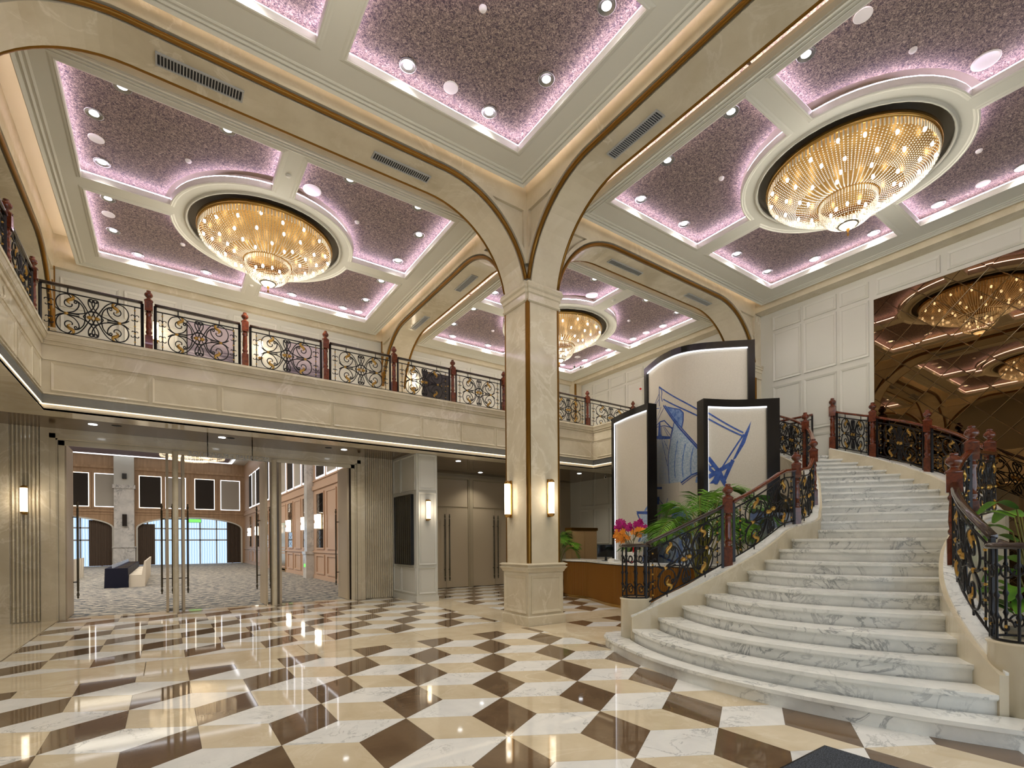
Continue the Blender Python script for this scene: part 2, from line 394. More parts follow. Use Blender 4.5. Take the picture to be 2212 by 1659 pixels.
def beam(axis, s0, s1, c, a0, a1, label):
    t = T('ceiling_beam', ((s0+s1)/2, c, ZS) if axis == 'x' else (c, (s0+s1)/2, ZS), label, 'beam', kind='structure')
    fr = (lambda w0: (lambda u, v, w: (u, c + w0 + w, v))) if axis == 'x' else (lambda w0: (lambda u, v, w: (c + w0 + w, u, v)))
    P, _ = side_poly(s0, s1, a0, a1, RAD, ZS, False)
    O('beam_core', MB().prism(P, -.31, .31, fr(0)), MAT['beige'], t)
    P, H = side_poly(s0, s1, a0, a1, RAD+.09, ZS+.09, True)
    for sg in (-1, 1):
        O('beam_face', MB().prism(P, .34, .40, (lambda u, v, w, s_=sg, f_=fr(0): f_(u, v, s_*w)), H), MAT['beige'], t)
        O('spandrel_backing', MB().prism(P, .31, .34, (lambda u, v, w, s_=sg, f_=fr(0): f_(u, v, s_*w))), MAT['beige'], t)
        path = []
        if a0: path += [(s0+RAD-(RAD+.04)*math.cos(k*PI/32), ZSP+(RAD+.04)*math.sin(k*PI/32)) for k in range(2, 17)]
        else: path += [(s0, ZS+.04)]
        if a1: path += [(s1-RAD+(RAD+.04)*math.cos(k*PI/32), ZSP+(RAD+.04)*math.sin(k*PI/32)) for k in range(16, 1, -1)]
        else: path += [(s1, ZS+.04)]
        O('bronze_trim', MB().tube([fr(0)(p[0], p[1], sg*.355) for p in path], .038, 8), MAT['bronze'], t)
    return t
BX1 = beam('x', -2.05, 5.67, 8.11, 1, 1, 'arched marble beam over the lobby left of the middle column')
BX2 = beam('x', 6.47, 13.66, 8.11, 1, 1, 'arched marble beam from the middle column to the right wall')
BY1 = beam('y', 8.51, 15.52, 6.07, 1, 1, 'arched marble beam running from the middle column to the back wall')
BY2 = beam('y', -.40, 7.71, 6.07, 1, 1, 'arched marble beam running over the stair foot to the middle column')
BY0 = beam('y', 8.51, 15.52, -2.45, 1, 1, 'arched marble beam above the left balcony')
BY3 = beam('y', -.40, 7.71, -2.45, 1, 1, 'arched marble beam left of the view')
BX3 = beam('x', -2.05, 13.66, -.80, 0, 0, 'marble beam over the entrance behind the view')
for bm_ in (BX1, BX2, BY1, BY2, BY0): pass
# shallow wall beams
O('trim_1', MB().box(13.65, -3.4, ZS, 14.0, 7.72, ZT).box(13.65, 8.50, ZS, 14.0, 15.62, ZT), MAT['beige'], kind='structure', label='shallow marble band below the ceiling along the right wall', cat='trim')
O('trim_2', MB().box(-2.06, 15.50, ZS, 5.68, 15.63, ZT).box(6.46, 15.50, ZS, 13.66, 15.63, ZT), MAT['beige'], kind='structure', label='shallow marble band below the ceiling along the balcony wall', cat='trim')
def pilaster(cx, cy, hx, hy, z0, label):
    t = T('pilaster', (cx, cy, z0), label, 'pilaster', kind='structure')
    def lev(r, a, b_): return MB().box(cx-hx-r, cy-hy-r, a, cx+hx+r, cy+hy+r, b_)
    O('shaft', lev(0, z0, ZT), MAT['beige'], t)
    mb = MB()
    for r, a, b_ in ((.03,6.2,6.25),(.015,6.25,6.38),(.035,6.38,6.46),(.06,6.46,6.52),(.075,6.52,6.57)): mb._sub(lev(r, a, b_), None)
    O('capital', mb, MAT['beige'], t)
    return t
pilaster(13.83, 8.11, .17, .36, 0, 'marble pilaster against the right wall, behind the tallest picture screen')
for sx in (-1, 1):
    O('bronze_strip', MB().lathe([(.045, 0), (.045, 6.2)], (13.665, 8.11+sx*.37, 0), 10), MAT['bronze'], bpy.data.objects['pilaster'])
p2 = pilaster(6.07, 15.56, .36, .06, 5.3, 'marble pilaster on the balcony wall at the end of the middle beam')
O('bronze_strip', MB().lathe([(.045, 5.3), (.045, 8.0)], (6.07-.38, 15.5, 0), 10), MAT['bronze'], p2)
p3 = pilaster(-2.45, 15.56, .36, .06, 5.3, 'marble pilaster on the balcony wall in the left corner')
O('bronze_strip', MB().lathe([(.045, 5.3), (.045, 8.0)], (-2.07, 15.5, 0), 10), MAT['bronze'], p3)
p4 = pilaster(13.80, 15.45, .17, .17, 5.3, 'marble corner pilaster on the balcony at the far right')
O('bronze_strip', MB().lathe([(.045, 5.3), (.045, 8.0)], (13.63, 15.27, 0), 10), MAT['bronze'], p4)
# air grilles in the beam soffits
def vent(x0, y0, x1, y1, label):
    t = T('air_grille', ((x0+x1)/2, (y0+y1)/2, ZS-.02), label, 'air grille', 'air grilles in the marble beams')
    fr = FZ(ZS)
    O('back', MB().rect(x0+.015, y0+.015, x1-.015, y1-.015, -.006, -.001, fr), MAT['ventdark'], t)
    O('frame', MB().frame(x0, y0, x1, y1, .022, -.001, -.02, fr), MAT['ventwhite'], t)
    lx = (x1-x0) > (y1-y0); n = 26
    for i in range(n):
        a = (i + 1) / (n + 1)
        if lx: x = x0+.02+(x1-x0-.04)*a; mb = MB().rect(x-.006, y0+.02, x+.006, y1-.02, -.006, -.018, fr)
        else: y = y0+.02+(y1-y0-.04)*a; mb = MB().rect(x0+.02, y-.006, x1-.02, y+.006, -.006, -.018, fr)
        O('grille_slat', mb, MAT['ventwhite'], t)
for a in ((-.07,8.0,.95,8.22,'air grille in the arched beam above the left chandelier, far from the column'),(2.83,8.02,3.84,8.20,'air grille in the left arched beam, nearer the middle column'),
          (5.99,4.88,6.19,5.91,'air grille in the beam between the near coffer and the right chandelier'),(6.02,10.41,6.20,11.28,'air grille in the beam behind the middle column, nearer the column'),
          (6.01,13.05,6.18,14.10,'air grille in the beam behind the middle column, nearer the balcony'),(8.30,8.04,9.35,8.20,'air grille in the beam right of the column, nearer the column'),
          (11.07,8.03,12.08,8.19,'air grille in the beam right of the column, nearer the wall')): vent(*a)
# ================================================================== CEILINGS
ZC, ZP, KP = 8.15, 8.36, 1.009
O('ceiling', MB().box(-6.2, -3.6, ZT, 14.15, 15.8, ZT+.1), MAT['covepaint'], kind='structure', label='upper ceiling slab above the coves', cat='ceiling')
def bay(cx, cy, hx, hy, rect, chand, label):
    x0, y0, x1, y1 = rect
    t = T('ceiling', (cx, cy, ZC), label, 'ceiling', kind='structure')
    bx, by, R, Ri = .20, .20, 1.745, 1.44
    holes = []
    for sx, sy in CORN:
        ax = math.sqrt(R*R - by*by); ay = math.sqrt(R*R - bx*bx)
        A0 = math.atan2(by, ax); A1 = math.atan2(ay, bx)
        pts = [(ax, by), (hx, by), (hx, hy), (bx, hy), (bx, ay)] + [(R*math.cos(A1+(A0-A1)*k/12), R*math.sin(A1+(A0-A1)*k/12)) for k in range(1, 12)]
        holes.append([(cx + sx*p[0], cy + sy*p[1]) for p in pts])
    circ = [(cx+Ri*math.cos(2*PI*k/48), cy+Ri*math.sin(2*PI*k/48)) for k in range(48)]
    O('tray', MB().prism(R4(x0, y0, x1, y1), 0, .09, FZ(ZC), holes + [circ]), MAT['white'], t)
    # stepped crown along the edge, coffer mouldings, ring mouldings
    e = MB()
    for ins, w, d in ((.015,.05,.03),(.10,.03,.018),(.17,.03,.012)):
        e.frame(x0+ins, y0+ins, x1-ins, y1-ins, w, 0, -d, FZ(ZC), -d*.4)
    O('crown_moulding', e, MAT['white'], t)
    u = MB()
    u.frame(x0, y0, x1, y1, .03, .09, .15, FZ(ZC)); O('tray_upstand', u, MAT['covepaint'], t)
    g = MB().frame(x0+.035, y0+.035, x1-.035, y1-.035, .025, .155, .17, FZ(ZC)); O('cove_light_strip', g, MAT['cove'], t)
    for h in holes:
        c = (sum(p[0] for p in h)/len(h), sum(p[1] for p in h)/len(h))
        ccw = h if area(h) > 0 else h[::-1]
        path = [V((p[0], p[1], ZC)) for p in ccw]
        O('coffer_moulding', MB().sweep(path, [(.0,-.002),(.0,-.022),(.02,-.026),(.035,-.014),(.06,-.012),(.085,-.002)], closed=True), MAT['white'], t)
        O('coffer_panel', MB().prism([(c[0]+(p[0]-c[0])*1.16, c[1]+(p[1]-c[1])*1.16) for p in h], 0, .02, FZ(ZP)), MAT['paper'], t)
        O('coffer_light_strip', MB().sweep(path, [(.012,.092),(.012,.112),(.04,.112),(.04,.092)], closed=True), MAT['pink'], t)
    ring = lambda r, z0, z1, w: MB().lathe([(r-w, z1), (r-w*.5, z0), (r+w*.5, z0), (r+w, z1)], (cx, cy, 0), 48)
    O('ring_moulding', ring(Ri+.03, ZC-.03, ZC, .03), MAT['white'], t)
    O('chandelier_recess', MB().lathe([(Ri, ZC), (Ri, ZC+.35), (.001, ZC+.42)], (cx, cy, 0), 48), MAT['covepaint'], t)
    return t
BAYS = [(1.845, 11.905, 3.02, 2.82, (-1.66, 8.80, 5.45, 15.42), 'coffered white ceiling with purple patterned panels around the left chandelier'),
        (9.975, 11.905, 2.93, 2.82, (6.80, 8.80, 13.58, 15.42), 'coffered white ceiling with purple patterned panels behind the middle column'),
        (9.975, 3.915, 2.93, 2.94, (6.78, .34, 13.58, 7.50), 'coffered white ceiling with purple patterned panels around the right chandelier'),
        (1.845, 3.915, 3.03, 2.94, (-1.66, .34, 5.45, 7.50), 'coffered white ceiling with purple patterned panels nearest the view, without chandelier')]
BAYN = ['around the left chandelier', 'around the chandelier behind the column', 'around the large right chandelier', 'in the nearest bare ceiling bay']
for a in BAYS: bay(*a[:5], True, a[5])
# downlights
dn_trim = MB().lathe([(.122,0),(.124,-.012),(.112,-.016),(.100,-.012),(.078,-.006),(.062,-.004)], n=24).mesh('trim_ring', MAT['chrome'])
dn_glow = MB().lathe([(.064,-.004),(.05,-.010),(.001,-.013)], n=16).mesh('lamp_face', MAT['dnbulb'])
for (cx, cy, hx, hy, rect, lab), nm in zip(BAYS, BAYN):
    for sx, sy in CORN:
        for dx, dy in ((2.32, 2.60), (.98, 2.60), (2.71, 1.77), (2.71, .56)):
            p = ((cx+sx*dx)*KP, (cy+sy*dy*(hy/2.82 if dy > 2 else 1))*KP, ZP-.001)
            t = T('downlight', p, 'round recessed downlight in the purple ceiling panels ' + nm, 'downlight', 'downlights ' + nm)
            inst('trim_ring', dn_trim, p, t); inst('lamp_face', dn_glow, p, t)
            setp(lamp('SPOT', (p[0], p[1], p[2]-.04), P_DOWN, (1., .95, .88), .06, spot=math.radians(128), blend=.9), t)
sp_me = MB().lathe([(.11,0),(.11,-.008),(.10,-.012),(.092,-.008),(.001,-.008)], n=20).mesh('ceiling_speaker', MAT['plastic'])
sp_big = MB().lathe([(.165,0),(.165,-.01),(.15,-.014),(.14,-.009),(.001,-.009)], n=24).mesh('ceiling_speaker', MAT['plastic'])
sm_me = MB().lathe([(.05,0),(.05,-.012),(.04,-.03),(.001,-.034)], n=14).mesh('smoke_detector', MAT['plastic'])
for me, nm, cat, pts in ((sp_me, 'ceiling_speaker', 'speaker', ((-.89,10.74,'left end of the coffer left of the left chandelier'),(-.90,13.06,'coffer left of the left chandelier, nearer the balcony'),(4.62,14.5,'far right corner of the left bay'),(3.48,6.59,'nearest purple coffer'),(7.33,2.69,'coffer at the top right corner'),(12.64,2.68,'coffer right of the right chandelier'),(12.65,10.78,'bay behind the column, right coffer'),(12.25,13.6,'bay behind the column, back coffer'))),
                        (sp_big, 'ceiling_speaker', 'speaker', ((2.32,10.0,'coffer right of the left chandelier, larger'),(9.44,1.96,'coffer above the right chandelier, larger'),(9.51,9.97,'front coffer behind the column, larger'))),
                        (sm_me, 'smoke_detector', 'smoke detector', ((.37,10.45,'front left coffer of the left bay'),(.36,13.43,'back left coffer of the left bay'),(3.31,10.46,'front right coffer of the left bay'),(3.30,5.38,'nearest purple coffer'),(8.41,2.49,'coffer above the right chandelier'),(8.44,5.40,'coffer left of the right chandelier'),(11.52,2.49,'coffer right of the right chandelier'),(11.53,10.48,'right front coffer behind the column'),(8.51,13.41,'back left coffer behind the column')))):
    for x, y, where in pts:
        o = inst(nm, me, (x*KP, y*KP, ZP)); tag(o, 'round white %s, %s' % (cat, where), cat, 'ceiling %ss' % cat)
for x, y, w in ((1.83, 9.62, 'in front of the left chandelier'), (1.83, 14.25, 'behind the left chandelier'), (9.98, 9.62, 'in front of the chandelier behind the column')):
    o = inst('smoke_detector', sm_me, (x, y, ZC)); tag(o, 'small smoke detector on the white ceiling bar ' + w, 'smoke detector', 'ceiling smoke detectors')

# ================================================================== WALLS
WR = O('wall_right', MB().box(14.0, -3.5, 0, 14.15, 16.2, ZT), MAT['panelwhite'], kind='structure', label='white panelled wall on the right', cat='wall')
def wpanel(parent, u0, v0, u1, v1, fr, mat='panelwhite', t=.05):
    O('wall_panel', MB().rect(u0+.07, v0+.07, u1-.07, v1-.07, 0, .006, fr), MAT[mat], parent)
    O('panel_moulding', MB().frame(u0, v0, u1, v1, t, 0, .028, fr, .012), MAT[mat], parent)
rows = ((7.48, 7.86), (6.06, 7.41), (4.55, 5.90), (3.05, 4.40), (1.55, 2.90), (.2, 1.40))
for (a, b_) in ((6.64, 7.39), (5.77, 6.565), (5.05, 5.69)):
    for r in rows[:4]: wpanel(WR, a, r[0], b_, r[1], FX(14.0))
for i in range(4): wpanel(WR, 4.95-1.33*(i+1)+.06, 7.47, 4.95-1.33*i-.06, 7.86, FX(14.0))
for i in range(8):
    a = 8.62 + i*.86
    for r in rows: wpanel(WR, a, r[0], a+.78, r[1], FX(14.0))
O('baseboard_right', MB().box(13.97, 8.6, 0, 14.0, 16.0, .16), MAT['panelwhite'], kind='structure', label='white skirting board along the right wall', cat='baseboard')
# bronze mirror of diamond tiles
m = MAT['mirror'] = M0('bronze_mirror', srgb(126,102,72), .015, 1.)
MR = T('mirror_wall', (14.0, 2.4, 0), 'tall bronze-tinted mirror of diamond tiles beside the staircase', 'mirror')
O('backing', MB().box(13.992, -1.2, .15, 13.999, 4.95, 7.38), M0('mirror_joint', srgb(120,100,72), .25, .9), MR)
hd = .308; k0, l0 = 3.48, 7.23; nmt = 0
for i in range(-8, 20):
    for j in range(-26, 3):
        if (i + j) % 2 == 0: continue
        c = (k0 + i*hd*-1 + 0, l0 + j*hd)
        D = [(c[0]+hd, c[1]), (c[0], c[1]+hd), (c[0]-hd, c[1]), (c[0], c[1]-hd)]
        C = clip(D, -1.15, .2, 4.94, 7.37)
        if len(C) < 3 or abs(area(C)) < .01: continue
        random.seed(i*97+j*31); tx, tz = random.uniform(-.004, .004), random.uniform(-.004, .004)
        cc = (sum(q[0] for q in C)/len(C), sum(q[1] for q in C)/len(C))
        g = [(cc[0]+(q[0]-cc[0])*.985, cc[1]+(q[1]-cc[1])*.985) for q in C]; n = len(g)
        g2 = [(cc[0]+(q[0]-cc[0])*.955, cc[1]+(q[1]-cc[1])*.955) for q in C]
        f = lambda q, w: (13.988 - w + (q[0]-cc[0])*tx + (q[1]-cc[1])*tz, q[0], q[1])
        O('mirror_tile', MB().add([f(q, 0) for q in g] + [f(q, .006) for q in g2], [tuple(range(n, 2*n))] + [(a, (a+1) % n, n+(a+1) % n, n+a) for a in range(n)]), m, MR); nmt += 1
# balcony wall (upper floor)
WB = O('wall_back', MB().box(-6.2, 15.63, 5.2, 14.15, 15.78, ZT), MAT['panelwhite'], kind='structure', label='white panelled wall behind the balcony', cat='wall')
for i in range(16):
    a = -1.95 + i*1.17 if i < 6 else (6.62 + (i-6)*1.17 if i < 12 else None)
    if a is None: continue
    if i < 6 and a + 1.1 > 5.66: continue
    wpanel(WB, a, 7.15, a+1.07, 7.84, FY(15.63)); wpanel(WB, a, 5.5, a+1.07, 7.02, FY(15.63))
O('wall_left', MB().box(-6.2, -3.5, 0, -6.05, 15.7, ZT), MAT['panelwhite'], kind='structure', label='plain wall far left, out of view', cat='wall')
# entrance side behind the view, with glazed bays letting daylight in
WF = T('wall_front', (4, -3.5, 0), 'glazed entrance wall behind the view', 'wall', kind='structure')
O('front_masonry', MB().prism(R4(-6.2, 0, 14.15, ZT), 0, .15, FY(-3.45), [R4(-4.5+i*3.0, .15, -2.0+i*3.0, 3.8) for i in range(6)]), MAT['beige'], WF)
m = MAT['glass'] = M0('clear_glass', (.9,.95,1,1), .02, trans=1.)
for i in range(6): O('entrance_pane', MB().box(-4.5+i*3.0, -3.54, .15, -2.0+i*3.0, -3.52, 3.8), emis('daylight_pane_%d' % i, (.78,.88,1.), 2.2) if i == 0 else bpy.data.materials['daylight_pane_0'], WF)
# ---------------------------------------------------------------- balcony
YF, XL = 12.30, -1.80
BAL = T('balcony', (5, YF, 4.03), 'beige marble balcony running along the back and left of the lobby', 'balcony', kind='structure')
O('balcony_slab', MB().box(-6.05, YF+.02, 4.10, 14.0, 15.63, 5.30).box(-6.05, -3.4, 4.10, XL-.02, YF+.02, 5.30).box(11.78, 9.4, 4.10, 14.0, YF+.02, 5.30), MAT['beige'], BAL)
O('soffit_band', MB().prism([(-6.05, 12.80), (14.0, 12.80), (14.0, 9.4), (11.72, 9.4), (11.72, YF-.03), (XL+.03, YF-.03), (XL+.03, -3.4), (-2.30, -3.4), (-6.05, -3.4)], 0, .06, FZ(4.033)), MAT['beige'], BAL)
O('dark_soffit', MB().box(-6.05, 12.80, 4.085, 14.0, 16.05, 4.098), MAT['darkceil'], BAL)
E = lambda prof: MB().sweep([(XL, -3.4, 0), (XL, YF, 0), (11.75, YF, 0), (11.75, 9.4, 0)], prof)     # side is to the right of travel: into the hall
band = lambda w0, z0, w1, z1: [(-.02, z0), (w0, z0), (w1, z1), (-.02, z1)]
def ring(name, z0, z1, w0, w1, mat): return O(name, E([(-.03, z0), (w0, z0), (w1, z1), (-.03, z1)]), MAT[mat], BAL)
ring('frieze', 4.33, 5.24, .0, .0, 'beige')
for z0, z1, w0, w1 in ((5.235, 5.255, .02, .03), (5.255, 5.30, .03, .035), (5.30, 5.33, .06, .06), (5.33, 5.40, .065, .09), (5.40, 5.45, .10, .10)): ring('cornice', z0, z1, w0, w1, 'beige')
ring('string_course', 4.955, 4.985, .018, .018, 'beige'); ring('string_course', 4.335, 4.365, .028, .02, 'beige')
ring('grille_back', 4.15, 4.335, -.022, -.022, 'ventdark')
ring('ledge_light', 4.148, 4.162, .012, .012, 'coveslim'); ring('cove_band', 4.07, 4.148, -.012, .0, 'covepaint'); ring('lip', 4.03, 4.07, .03, .03, 'beige')
for k in range(7):
    z = 4.172 + k*.0235; O('grille_slat', E([(-.02, z), (.008, z-.004), (.008, z+.003), (-.02, z+.007)]), MAT['ventwhite'], BAL)
xs = [-1.70, -.215, .97, 2.12, 3.27, 4.43, 5.57, 6.72, 7.88, 9.03, 10.2, 11.66]
for a, b_ in zip(xs, xs[1:]): O('panel_moulding', MB().frame(a+.03, 4.41, b_-.03, 4.925, .035, -.001, .02, FY(YF), .004), MAT['beige'], BAL)
ys = [12.18, 11.50, 10.38, 9.2, 8.0, 6.8, 5.6]
for a, b_ in zip(ys[1:], ys): O('panel_moulding', MB().frame(a+.03, 4.41, b_-.03, 4.925, .035, -.001, .02, FXP(XL), .004), MAT['beige'], BAL)
O('panel_moulding', MB().frame(10.7, 4.41, 12.1, 4.925, .035, -.001, .02, FX(11.75), .004), MAT['beige'], BAL)
# carved plaster swag on the left fascia
sw = MB()
for s in (0, .95): 
    sw.tube([FXP(XL)(8.3+s+.38*(.06+.09*a)*math.cos(a)*2, 5.05+.38*(.06+.09*a)*math.sin(a)*.7, .01) for a in [k*.3 for k in range(24)]], .016, 6)
O('carved_scroll', sw, MAT['beige'], BAL)
dnu = MB().lathe([(.075,0),(.075,-.006),(.06,-.008),(.001,-.004)], n=16).mesh('soffit_lamp', MAT['dnbulb'])
dnk = MB().lathe([(.085,0),(.085,-.004),(.001,-.003)], n=16).mesh('soffit_vent', MAT['ventdark'])
for x, y, w, lit in ((-1.2,13.47,'left of the ballroom doors',1),(1.10,13.5,'above the ballroom sign',1),(3.89,13.5,'right end of the ballroom doors',1),(7.31,13.52,'in front of the double doors, nearer the balcony edge',1),(9.15,15.3,'right above the double doors',1),(12.3,13.6,'above the reception',1)):
    o = inst('soffit_downlight', dnu, (x, y, 4.085)); tag(o, 'small lit downlight in the brown soffit, ' + w, 'downlight', 'soffit downlights')
    lamp('SPOT', (x, y, 4.06), 85, (1., .93, .82), .05, spot=math.radians(120), blend=.8)
for x, y, w in ((-.81,13.36,'left'),(1.27,13.47,'middle'),(3.48,13.46,'right')):
    o = inst('soffit_sprinkler', dnk, (x, y, 4.085)); tag(o, 'small dark round fitting in the brown soffit, %s one over the ballroom doors' % w, 'ceiling fitting', 'dark soffit fittings')
# ---------------------------------------------------------------- ballroom door wall
YD = 14.40
WD = O('wall_doors', MB().prism(R4(-6.05, 0, 5.57, 4.10), 0, -.34, FY(YD), [[(-1.83, -.001), (4.36, -.001), (4.36, 3.80), (-1.83, 3.80)]] if False else []) if False else MB().rect(-6.05, 0, -1.83, 4.1, -.34, 0, FY(YD)).rect(4.36, 0, 5.57, 4.1, -.34, 0, FY(YD)).rect(-1.83, 3.80, 4.36, 4.1, -.34, 0, FY(YD)), MAT['beige'], kind='structure', label='marble wall around the ballroom doors', cat='wall')
tr = MB()
for ins, w, d in ((0, .10, .05), (.10, .03, .035), (.14, .10, .02)):
    a, b_, c = -1.99+ins, 4.60-ins*1.2, 3.98-ins
    tr.rect(a, 0, a+w, c, 0, d, FY(YD)); tr.rect(b_-w, 0, b_, c, 0, d, FY(YD)); tr.rect(a, c-w, b_, c, 0, d, FY(YD))
O('trim_3', tr, MAT['beige'], kind='structure', label='stepped marble architrave around the three ballroom doors', cat='trim')
O('flat_pilaster', MB().rect(-2.13, 0, -1.99, 4.09, 0, .06, FY(YD)).rect(4.60, 0, 4.72, 4.09, 0, .06, FY(YD)).rect(-1.99, 3.98, 4.60, 4.09, 0, .06, FY(YD)), MAT['beige'], WD)
def flutes(u0, u1, n):
    d = (u1-u0)/n
    for i in range(n):
        c = u0 + d*(i+.5); P = [(c-d*.36, 0), (c-d*.36, .02), (c-d*.24, .045), (c, .054), (c+d*.24, .045), (c+d*.36, .02), (c+d*.36, 0)]
        mb = MB().add([(p[0], YD-p[1], 0.02) for p in P] + [(p[0], YD-p[1], 4.09) for p in P], [(k, k+1, 8+k, 7+k) for k in range(6)])
        O('flute', mb, MAT['beige'], WD)
flutes(-2.58, -2.14, 7); flutes(4.73, 5.56, 13); flutes(-4.2, -3.0, 16)
O('flat_panel', MB().rect(-3.0, 0, -2.6, 4.09, 0, .05, FY(YD)), MAT['beige'], WD)
for x0, x1 in ((.13, .285), (2.26, 2.425)):
    O('door_post', MB().rect(x0+.03, 0, x1-.03, 3.8, -.30, .04, FY(YD)).lathe([(.06, 0), (.06, 3.8)], ((x0+x1)/2, YD-.03, 0), 12), MAT['beige'], WD)
O('jamb_lining', MB().rect(-1.83, 0, -1.80, 3.8, -.3, -.02, FY(YD)).rect(4.33, 0, 4.36, 3.8, -.3, -.02, FY(YD)), MAT['doordark'], WD)
def pull(parent, fr, u, zc, L_):              # long pull handle with turned ends
    h = L_/2; P = [(.006,-h),(.02,-h+.01),(.016,-h+.04),(.028,-h+.09),(.012,-h+.16),(.022,-h+.18),(.022,h-.18),(.012,h-.16),(.028,h-.09),(.016,h-.04),(.02,h-.01),(.006,h)]
    x, y, z = fr(u, zc, .085); hnd = O('pull_handle', MB().lathe(P, (x, y, z), 8), MAT['handle'], parent)
    for s_ in (-1, 1):
        a = V(fr(u, zc+s_*L_*.33, .0)); b_ = V(fr(u, zc+s_*L_*.33, .085)); O('handle_mount', MB().tube([a, b_], .012, 6), MAT['iron'], hnd)
dnum = 0
DL = ((-1.79, 0), (.075, 1), (.34, 0), (2.20, 1), (2.48, 0), (4.31, 1))
DN = ('leftmost', 'second', 'third', 'fourth', 'fifth', 'rightmost')
for k, (x, right) in enumerate(DL):
    t = T('door_%d' % (k+1), (x, 14.52, 0), 'open beige ballroom door leaf with long handles, %s from the left' % DN[k], 'door', 'open ballroom door leaves', 'structure')
    a, b_ = (x, x+.055) if not right else (x-.055, x)
    O('leaf', MB().box(a, 14.50, .012, b_, 15.46, 3.79), MAT['door'], t)
    for side in (0, 1):
        fr = (lambda u, v, w, X=(b_ if side else a), s_=(1 if side else -1): (X + s_*w, u, v)); pull(t, fr, 15.36, 1.50, 2.27)
# hanging sign
def text(name, s, size, loc, rot, mat, depth, parent, align='LEFT'):
    cu = bpy.data.curves.new(name, 'FONT'); cu.body = s; cu.size = size; cu.extrude = depth; cu.align_x = align; cu.resolution_u = 2
    o = bpy.data.objects.new(name, cu); COL.objects.link(o); dg = bpy.context.evaluated_depsgraph_get()
    me = bpy.data.meshes.new_from_object(o.evaluated_get(dg)); bpy.data.objects.remove(o)
    me.materials.clear(); me.materials.append(mat); q = bpy.data.objects.new(name, me); COL.objects.link(q); q.location = loc; q.rotation_euler = rot
    if parent: setp(q, parent)
    return q
SG = T('hanging_sign', (1.25, 13.45, 3.6), 'metal letters reading ROTHENBURG BALLROOM hanging before the ballroom doors', 'sign')
lt = text('letters', 'ROTHENBURG BALLROOM', .128, (.44, 13.45, 3.615), (PI/2, 0, 0), MAT['chrome'], .012, SG)
lt.scale.x = 1.62 / max(.1, lt.dimensions.x)
O('sign_bar', MB().box(.42, 13.44, 3.59, 2.09, 13.46, 3.605), MAT['chrome'], SG)
for x in (.81, 1.72): O('hanging_rod', MB().tube([(x, 13.45, 3.6), (x, 13.45, 4.085)], .012, 8), MAT['handle'], SG)
# ---------------------------------------------------------------- sconces
m = MAT['ribglass'] = M0('ribbed_glass', (1., .95, .86, 1), .25, trans=.6, emit=(1., .84, .6, 1), estr=1.6)
def sconce(fr, u, zc, h, label, power=P_SCONCE, r=.055):
    t = T('wall_sconce', fr(u, zc-h/2, 0), label, 'wall lamp', 'ribbed glass wall sconces')
    O('backplate', MB().rect(u-.04, zc-h/2, u+.04, zc+h/2, 0, .022, fr), MAT['brass'], t)
    c = fr(u, 0, .09); c = (c[0], c[1], 0)
    mb = MB(); n = 20
    prof = [(r*(1 + (.07 if i % 2 else -.03)), 2*PI*i/(2*n)) for i in range(2*n)]
    mb.add([(c[0]+q*math.cos(a), c[1]+q*math.sin(a), z) for z in (zc-h*.42, zc+h*.42) for q, a in prof], [(i, (i+1) % (2*n), 2*n+(i+1) % (2*n), 2*n+i) for i in range(2*n)])
    O('ribbed_glass', mb, MAT['ribglass'], t)
    for s_ in (-1, 1):
        cap_ = O('end_cap', MB().lathe([(.001, zc+s_*h*.5), (r*.5, zc+s_*h*.49), (r*.95, zc+s_*h*.465), (r*1.12, zc+s_*h*.44), (r*1.12, zc+s_*h*.41), (.001, zc+s_*h*.41)], c, 16), MAT['brass'], t)
        O('bulb', MB().ball((c[0], c[1], zc+s_*h*.2), r*.48, 10, 2.6), MAT['bulb'], t)
        b2 = V(fr(u, zc+s_*h*.45, .0)); O('bracket', MB().tube([b2, V((c[0], c[1], zc+s_*h*.45))], .014, 6), MAT['brass'], t)
    q = fr(u, zc, .22); setp(lamp('POINT', q, power, WARM, .10), t)
    return t
sconce(FX(5.67), 8.29, 2.46, .74, 'lit ribbed glass sconce on the shaded left face of the middle column')
sconce(FY(7.71), 6.16, 2.46, .74, 'lit ribbed glass sconce on the front face of the middle column')
sconce(FY(YD-.055), -2.365, 2.54, .60, 'lit ribbed glass sconce on the fluted marble left of the ballroom doors')
sconce(FY(12.68), 5.88, 2.50, .58, 'lit ribbed glass sconce on the white panelled pier')
sconce(FY(15.63), -.16, 6.97, .55, 'lit sconce on the balcony wall left of the first seascape')
sconce(FY(15.63), 2.21, 7.03, .55, 'lit sconce on the balcony wall between the two seascapes')
sconce(FY(15.63), 6.77, 6.98, .55, 'lit sconce on the balcony wall beside the black picture')
# ---------------------------------------------------------------- white pier with display, double doors
PR = T('white_pier', (5.88, 13.5, 0), 'white panelled pier between the ballroom and the double doors', 'pier', kind='structure')
O('pier_body', MB().box(5.57, 12.68, .0, 6.19, 16.05, 4.09), MAT['greywhite'], PR)
O('pier_plinth', MB().box(5.55, 12.66, 0, 6.21, 14.4, .13).box(5.56, 12.67, .13, 6.20, 14.4, .155), MAT['greywhite'], PR)
for a, b_ in ((.22, .93), (1.01, 2.98), (3.05, 4.02)):
    wpanel(PR, 5.62, a, 6.14, b_, FY(12.68), 'greywhite', .035)
    if not (1 < a < 2): wpanel(PR, 12.74, a, 13.72, b_, FX(5.57), 'greywhite', .035); wpanel(PR, 13.78, a, 14.3, b_, FX(5.57), 'greywhite', .03)
TV = T('wall_display', (5.52, 13.45, 1.0), 'tall black display screen on the side of the white pier', 'screen')
